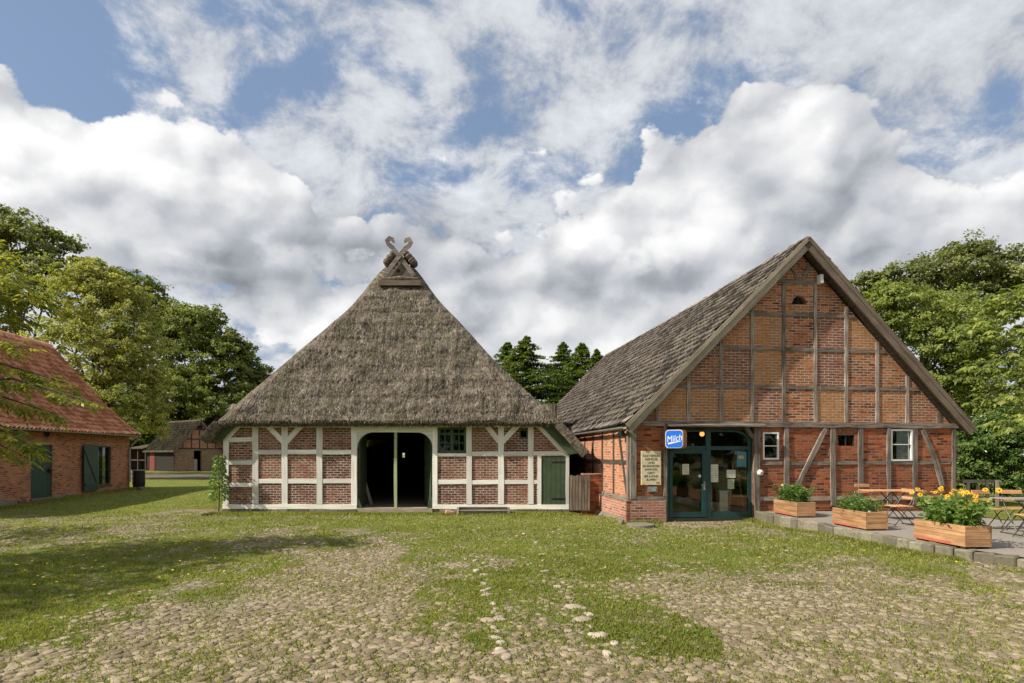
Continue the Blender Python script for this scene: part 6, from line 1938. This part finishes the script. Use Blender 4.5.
def lob(x0, Y0, items):
    """items: (px, py, depth offset, rx px, rz px) at distance Y0 -> lobes relative to the trunk foot"""
    out = []
    for (px, py, dy, rx, rz) in items:
        X, Z = pxw(px, py, Y0 + dy); s = (Y0 + dy) / FPX
        out.append((X - x0, dy, Z, rx * s, rx * s * .9, rz * s))
    return out
def px_tree(name, label, px, Y, th, tr, items, n, size, m, **kw):
    x = (px - 512) / FPX * Y
    return tree(name, label, x, Y, th, tr, lob(x, Y, items), n, size, m, **kw)
G1 = 'broadleaf trees behind the red roofed outbuilding'
px_tree('oak_tree', 'tall grey green oak with open crown at the far left, highest of the left trees', 20, 52, 7, .45,
        [(20, 245, 0, 42, 30), (60, 252, 1, 26, 20), (-20, 250, 0, 40, 40), (30, 290, -1, 50, 34), (-30, 320, 0, 50, 50), (5, 225, 1, 25, 17), (62, 285, 1, 26, 26)], 26000, .30, M['leaf_oak'], seed=2, group=G1, clump=.20, cover_=.85, inner=.35, tb=.55)
px_tree('linden_tree', 'yellowish green linden with dense layered crown rising just behind the red roof', 105, 44, 3, .4,
        [(88, 300, 0, 42, 40), (120, 312, 0, 38, 36), (140, 350, 0, 30, 36), (105, 352, -1, 48, 38), (70, 345, 0, 40, 36), (120, 392, -.6, 42, 34), (150, 392, 0, 20, 34), (90, 280, 0, 30, 22), (75, 395, 0, 40, 30), (135, 425, 0, 34, 26)], 85000, .17, M['leaf_linden'], seed=3, group=G1, droop=.5, clump=.15, flat=.4, tb=.62, inner=.35)
px_tree('maple_tree', 'dark green tree between the yellowish linden and the thatched roof', 195, 74, 3, .4,
        [(190, 345, 0, 32, 38), (222, 365, 0, 30, 36), (247, 388, 1, 22, 32), (175, 330, 1, 22, 22), (205, 330, 0, 24, 24), (236, 358, 1, 20, 20), (185, 395, -1, 36, 32), (225, 405, 0, 34, 30), (262, 385, 2, 14, 22)], 66000, .31, M['leaf_dark'], seed=4, group=G1, clump=.15, tb=.68, inner=.35)
px_tree('chestnut_tree', 'dark tree top showing behind and above the linden crown', 160, 76, 3, .4,
        [(140, 300, 0, 30, 24), (165, 325, 0, 28, 26), (120, 290, 0, 26, 20), (172, 360, 0, 30, 40), (150, 400, 0, 40, 40)], 26000, .36, M['leaf_dark'], seed=5, group=G1, clump=.2)
px_tree('shade_shrub', 'dark undergrowth shrub in the shade behind the mossy shed', 165, 76, 1, .2,
        [(150, 440, 0, 28, 26), (190, 430, 1, 30, 24), (222, 440, 1, 24, 26), (120, 440, 0, 26, 26), (250, 445, 1, 24, 24)], 24000, .42, M['leaf_dark'], seed=6, limbs=False, tb=.2, cat='shrub')
# conifers between the two roofs
def conifer(name, label, px, top, Y, wpx, seed, base=430, n=42000):
    x, zt = pxw(px, top, Y); h = zt; Rr = wpx / 2 / FPX * Y
    t = thing(name, label, 'conifer', (x, Y, 0), 0, 'conifers behind the two farm roofs')
    mb = MB(); mb.tube([(0, 0, -.2), (0, 0, h * .5), (0, 0, h * .98)], [.28, .17, .02], 8, cap=False); mb.build('trunk', M['bark'], t)
    r = np.random.default_rng(seed); V, T = [], []
    nb = 320; PP, DD, TT = [], [], []
    for i in range(nb):
        q = (i + r.random()) / nb; z = h * (.22 + .78 * q); rad = Rr * 2.3 * (1 - q) ** .84 * r.uniform(.35, 1.15) + .15
        a = r.uniform(0, 6.283); m_ = int(n / nb * (.35 + 1.3 * (1 - q)))
        s = r.random(m_) ** .6; rise = .25 * rad
        cx, cy = np.cos(a), np.sin(a)
        wdt = (.25 + .28 * rad) * s * .8
        off = r.normal(0, .4, m_) * wdt
        P = np.stack([cx * s * rad - cy * off, cy * s * rad + cx * off, z + rise * s - .22 * rad * s ** 2 + r.normal(0, .05, m_) - np.abs(off) * .3], 1)
        PP.append(P); DD.append(np.tile([cx, cy, .1], (m_, 1)) + r.normal(0, .5, (m_, 3))); TT.append(np.clip(.35 + .3 * (s - .5) + r.normal(0, .13, m_) + r.normal(0, .08), 0, 1))
    P = np.concatenate(PP); D = np.concatenate(DD); T = np.concatenate(TT); D /= np.linalg.norm(D, axis=1)[:, None]; n_ = len(P)
    S = np.cross(D, np.tile([0, 0, 1.], (n_, 1)) + r.normal(0, .3, (n_, 3))); S /= np.linalg.norm(S, axis=1)[:, None]
    L = r.uniform(.16, .38, n_)[:, None]; W = r.uniform(.05, .10, n_)[:, None]
    V = np.stack([P - D * L * .4, P + S * W, P + D * L * .6, P - S * W], 1).reshape(-1, 3)
    mesh_np('crown', V, np.arange(4 * n_).reshape(-1, 4), M['leaf_fir'], t, tint=np.repeat(T, 4))
conifer('spruce_tree', 'tallest conifer of the gap, with a pointed tip right of the thatched roof', 527, 337, 60, 66, 1)
conifer('spruce_tree', 'shorter conifer half hidden behind the thatched roof slope', 508, 343, 64, 60, 2)
conifer('spruce_tree', 'slim conifer nearest the left of the tiled roof', 563, 343, 66, 50, 3)
conifer('spruce_tree', 'bushier conifer just above the tiled roof ridge end', 582, 344, 62, 56, 4)
conifer('spruce_tree', 'lowest conifer tip disappearing behind the tiled roof', 597, 350, 68, 36, 5)
# right side
G2 = 'broadleaf trees behind the brick barn'
px_tree('ash_tree', 'tall open crowned tree behind the barn roof, highest of the right trees', 960, 46, 6, .4,
        [(965, 262, 0, 32, 26), (930, 285, 0, 36, 26), (985, 290, 0, 40, 34), (895, 290, 1, 34, 24), (1020, 275, 0, 34, 28), (870, 290, 1, 20, 18), (1010, 310, 0, 40, 40), (940, 320, 0, 46, 34)], 50000, .23, M['leaf_oak'], seed=12, group=G2, clump=.22, inner=.3, tb=.5)
px_tree('maple_tree', 'bright green broadleaf crown directly behind the right slope of the barn roof', 915, 36, 4, .35,
        [(900, 320, 0, 40, 34), (930, 350, 0, 44, 36), (960, 330, 0, 40, 36), (955, 380, 0, 44, 34), (885, 305, 0, 26, 22), (990, 370, 0, 44, 40), (985, 420, 0, 44, 36), (940, 400, .5, 30, 30)], 80000, .16, M['leaf_chestnut'], seed=13, group=G2, clump=.18, tb=.55)
px_tree('laurel_hedge', 'glossy dark green laurel hedge beside the right end of the barn', 1000, 21.5, .5, .08,
        [(972, 462, 0, 24, 34), (1000, 455, 0, 26, 36), (1030, 458, 0, 28, 38), (1060, 455, -.4, 30, 38), (985, 440, .6, 26, 26), (1015, 432, .6, 26, 24), (966, 485, 0, 18, 18), (995, 488, -.2, 22, 20), (1025, 490, -.2, 24, 20)], 52000, .115, M['leaf_laurel'], seed=14, limbs=False, asp=2.4, clump=.22, tb=.5, cat='hedge', inner=.35)
# near chestnut whose big drooping leaves hang in at the right edge
def compound(P, D, nl, L, W, r, droop=.35, pinnate=True):
    """compound leaves: list of leaflets; P petiole tips, D directions"""
    V, T = [], []
    for p, d in zip(P, D):
        d = d / np.linalg.norm(d); s = np.cross(d, [0, 0, 1.]); s /= (np.linalg.norm(s) + 1e-6); t0 = r.random()
        if pinnate:
            pairs = nl // 2
            for k in range(nl):
                if k == nl - 1: b = p + d * L * (pairs) * .42; dd = d
                else:
                    i = k // 2; sg = 1 if k % 2 else -1
                    b = p + d * L * (i + .3) * .42; dd = d * .45 + s * sg
                b = b - np.array([0, 0, droop]) * (np.linalg.norm(b - p)) ** 1.3
                V.append((b, dd + np.array([0, 0, -.25 - droop * .5]) + r.normal(0, .12, 3))); T.append(t0)
        else:
            for k in range(nl):
                a = (k - (nl - 1) / 2) * .62
                dd = d * math.cos(a) + s * math.sin(a)
                V.append((p, dd + np.array([0, 0, -.45]) + r.normal(0, .08, 3))); T.append(t0)
    B = np.array([v[0] for v in V]); Dd = np.array([v[1] for v in V]); Dd /= np.linalg.norm(Dd, axis=1)[:, None]; n = len(B)
    S = np.cross(Dd, np.tile([0, 0, 1.], (n, 1)) + r.normal(0, .25, (n, 3))); S /= np.linalg.norm(S, axis=1)[:, None]
    Lr = (L * r.uniform(.75, 1.15, n))[:, None]; Wr = (W * r.uniform(.8, 1.1, n))[:, None]
    V4 = np.stack([B, B + Dd * Lr * .55 + S * Wr / 2, B + Dd * Lr + np.array([0, 0, -.12]) * Lr, B + Dd * Lr * .55 - S * Wr / 2], 1).reshape(-1, 3)
    return V4, np.arange(4 * n).reshape(-1, 4), np.repeat(np.clip(np.array(T) * .7 + r.normal(.15, .08, n), 0, 1), 4)
def near_tree(name, label, base, th, tr, sprays, m, seed, L, W, nl, pinnate, group=None):
    """sprays: (start, end, n leaves) world-space twigs"""
    r = np.random.default_rng(seed); rr = random.Random(seed)
    t = thing(name, label, 'tree', base)
    b = Vector(base)
    mb = MB(); mb.tube([(0, 0, -.2), (.05, 0, th * .5), (0, .1, th), (.1, 0, th * 1.5), (.1, .1, th * 2.1)], [tr * 1.3, tr, tr * .85, tr * .5, tr * .1], 10, cap=False); mb.build('trunk', M['bark'], t, smooth=True)
    P, D = [], []; lm = MB()
    for (s, e, nleaf, fan) in sprays:
        s = Vector(s) - b; e = Vector(e) - b; mid = s.lerp(e, .5) + Vector((0, 0, .25))
        lm.tube([s, mid, e], [.045, .022, .006], 6, cap=False)
        ax = (e - s)
        side = Vector((-ax.y, ax.x, 0)); side = side.normalized() if side.length > 0 else Vector((1, 0, 0))
        for k in range(nleaf):
            q = rr.random() ** .8; c = s.lerp(mid, q * 2) if q < .5 else mid.lerp(e, q * 2 - 1)
            o = side * rr.gauss(0, fan) * (.4 + q * .6) + Vector((0, 0, rr.gauss(-.03, fan * .28)))
            p = c + o; d = ax.normalized() * .9 + o.normalized() * .8 + Vector((rr.gauss(0, .25), rr.gauss(0, .25), rr.gauss(-.1, .15)))
            P.append(np.array(p)); D.append(np.array(d))
            if rr.random() < .3: lm.tube([c, p], [.006, .003], 4, cap=False)
    lm.build('limbs', M['bark'], t, smooth=True)
    V, F_, T = compound(P, D, nl, L, W, r, pinnate=pinnate)
    mesh_np('crown', V, F_, m, t, tint=T)
    return t
def W3(px, py, Y): return ((px - 512) / FPX * Y, Y, EYE + (HOR - py) / FPX * Y)
sp = []
for (x0, y0, x1, y1, Yd, n, fan) in (
        (-90, 300, 36, 285, 10.5, 130, .26), (-80, 310, 48, 300, 10.8, 130, .24), (-70, 322, 30, 318, 11, 90, .18), (-60, 300, 20, 272, 11.2, 90, .25), (-80, 285, 10, 262, 10.6, 70, .22),
        (-70, 345, 30, 350, 10.4, 50, .12), (-60, 372, 76, 386, 10.6, 75, .12), (-50, 388, 92, 402, 10.2, 70, .11), (-60, 402, 56, 414, 10.8, 80, .13), (-60, 392, 10, 380, 11.2, 40, .13),
        (-60, 425, 36, 448, 9.9, 70, .11), (-70, 415, 14, 432, 10.4, 60, .14), (-60, 440, 28, 458, 10.1, 40, .09),
        (-260, 300, -100, 320, 9.8, 200, .5), (-280, 260, -110, 270, 9.6, 200, .5), (-320, 360, -110, 380, 9.5, 200, .5), (-360, 240, -150, 250, 9.8, 200, .55), (-320, 420, -120, 420, 10.0, 140, .4),
        (-350, 210, -190, 220, 9.6, 220, .7), (-330, 280, -150, 280, 9.2, 220, .7), (-350, 350, -160, 350, 9.0, 220, .6), (-400, 220, -200, 220, 10, 250, .8), (-420, 320, -220, 320, 12.5, 250, .8), (-440, 300, -230, 310, 12.0, 250, .7)):
    sp.append((W3(x0 - 20, y0 - 4, Yd), W3(x1, y1, Yd), n, fan))
for (x0, y0, z0, x1, y1, z1) in ((-14, 8.6, 4, -9.6, 6.0, 4.0), (-14.5, 8, 4.4, -10.4, 5.0, 4.3), (-14, 8.4, 3.6, -9.0, 6.9, 3.4), (-15, 8, 5, -11.2, 6.2, 5.2), (-15, 8.6, 4, -11.5, 7.2, 3.8), (-15, 9, 5.4, -10.6, 7.6, 5.0), (-15, 9, 4.4, -11.8, 4.8, 4.4), (-15, 9, 5.4, -9.9, 8.6, 4.7)):
    sp.append(((x0, y0, z0), (x1, y1, z1), 200, .6))
near_tree('walnut_tree', 'overhanging branch with yellow green compound leaves reaching in at the left edge', (-16.2, 10.4, 0), 2.6, .22, sp, M['leaf_ash'], 5, .125, .050, 7, True)
sp = []
for (x0, y0, x1, y1, Yd, n, fan) in (
        (1080, 285, 985, 305, 19, 60, .5), (1090, 300, 945, 335, 19.5, 80, .5), (1080, 340, 960, 372, 19, 90, .5), (1090, 320, 1005, 335, 18.5, 80, .5), (1090, 370, 985, 398, 18.5, 90, .5), (1080, 400, 1000, 425, 18, 70, .45),
        (1100, 355, 1020, 375, 18, 90, .5), (1090, 280, 1018, 290, 18.6, 60, .45), (1120, 420, 1040, 440, 17.8, 60, .5), (1200, 300, 1060, 330, 19, 150, .9), (1220, 380, 1080, 400, 19, 150, .9), (1240, 240, 1100, 260, 19.5, 160, 1.0)):
    sp.append((W3(x0, y0, Yd), W3(x1, y1, Yd), n, fan))
near_tree('horse_chestnut_tree', 'near chestnut with large drooping fingered leaves hanging in at the right edge', (21.5, 19.6, 0), 3.2, .28, sp, M['leaf_chestnut'], 8, .24, .10, 7, False)
# sapling against the thatched house's left corner
sx_, sy_ = gnd(219, 511)
t = thing('elder_sapling', 'small leafy sapling growing at the left front corner of the thatched farmhouse', 'sapling', (sx_, 19.45, 0))
mb = MB(); mb.tube([(0, 0, -.05), (.03, 0, .6), (.0, 0, 1.3), (.06, 0, 1.75)], [.022, .018, .012, .005], 6); mb.build('stem', M['bark'], t)
P = []; D = []
for k in range(900):
    z = rnd.choice((rnd.uniform(.35, 1.2), rnd.uniform(.35, 1.15), rnd.uniform(1.2, 1.8))); rr_ = .26 * (1 if z < 1.15 else .62)
    a = rnd.uniform(0, 6.283); q = rnd.random() ** .5 * rr_; P.append((math.cos(a) * q + .02, math.sin(a) * q * .8, z)); D.append((math.cos(a), math.sin(a), rnd.uniform(-.5, .4)))
V, F_, T = leafquads(np.array(P), np.array(D), rng.uniform(.07, .12, len(P)), rng.uniform(.035, .055, len(P)))
mesh_np('foliage', V, F_, M['leaf_plant'], t, tint=T)
for k, (px, py) in enumerate(((208, 512.5), (214, 511.5))):
    x, y = gnd(px, py); o = rock('fieldstone', x, y - .05 * k, .26, .13, .08, M['soil'], 300 + k); tag(o, ('dark lump of earth in the grass left of the sapling', 'dark clod of earth at the foot of the sapling')[k], 'clod')
# distant wood closing the horizon
r_ = np.random.default_rng(77); lb = []
for i in range(64):
    x = -170 + i * 5.4; lb.append((x, 118 + r_.uniform(-4, 4), r_.uniform(4, 6.5), r_.uniform(5, 7), r_.uniform(4, 6), r_.uniform(5, 7.5)))
V, F_, T = crown(lb, 90000, .9, seed=9, clump=.3, tb=.35)
tag(mesh_np('far_wood', V, F_, M['leaf_dark'], tint=T), 'distant dark wood closing the view behind the farm', 'wood', kind='stuff')
# unseen trees added behind the viewpoint so the glass door mirrors darkness, not sky
lb = []
for i in range(40):
    x = -70 + i * 4.0; lb.append((x, -34 + r_.uniform(-3, 3), r_.uniform(3, 6), r_.uniform(4, 5.5), r_.uniform(3, 5), r_.uniform(4.5, 7)))
V, F_, T = crown(lb, 50000, .8, seed=10, clump=.3, tb=.35)
tag(mesh_np('unseen_wood', V, F_, M['leaf_dark'], tint=T), 'unseen belt of trees added behind the viewpoint to darken the glass door reflection', 'wood', kind='stuff')
print('objects', len(scene.objects), 'polys', sum(len(o.data.polygons) for o in scene.objects if o.type == 'MESH'))
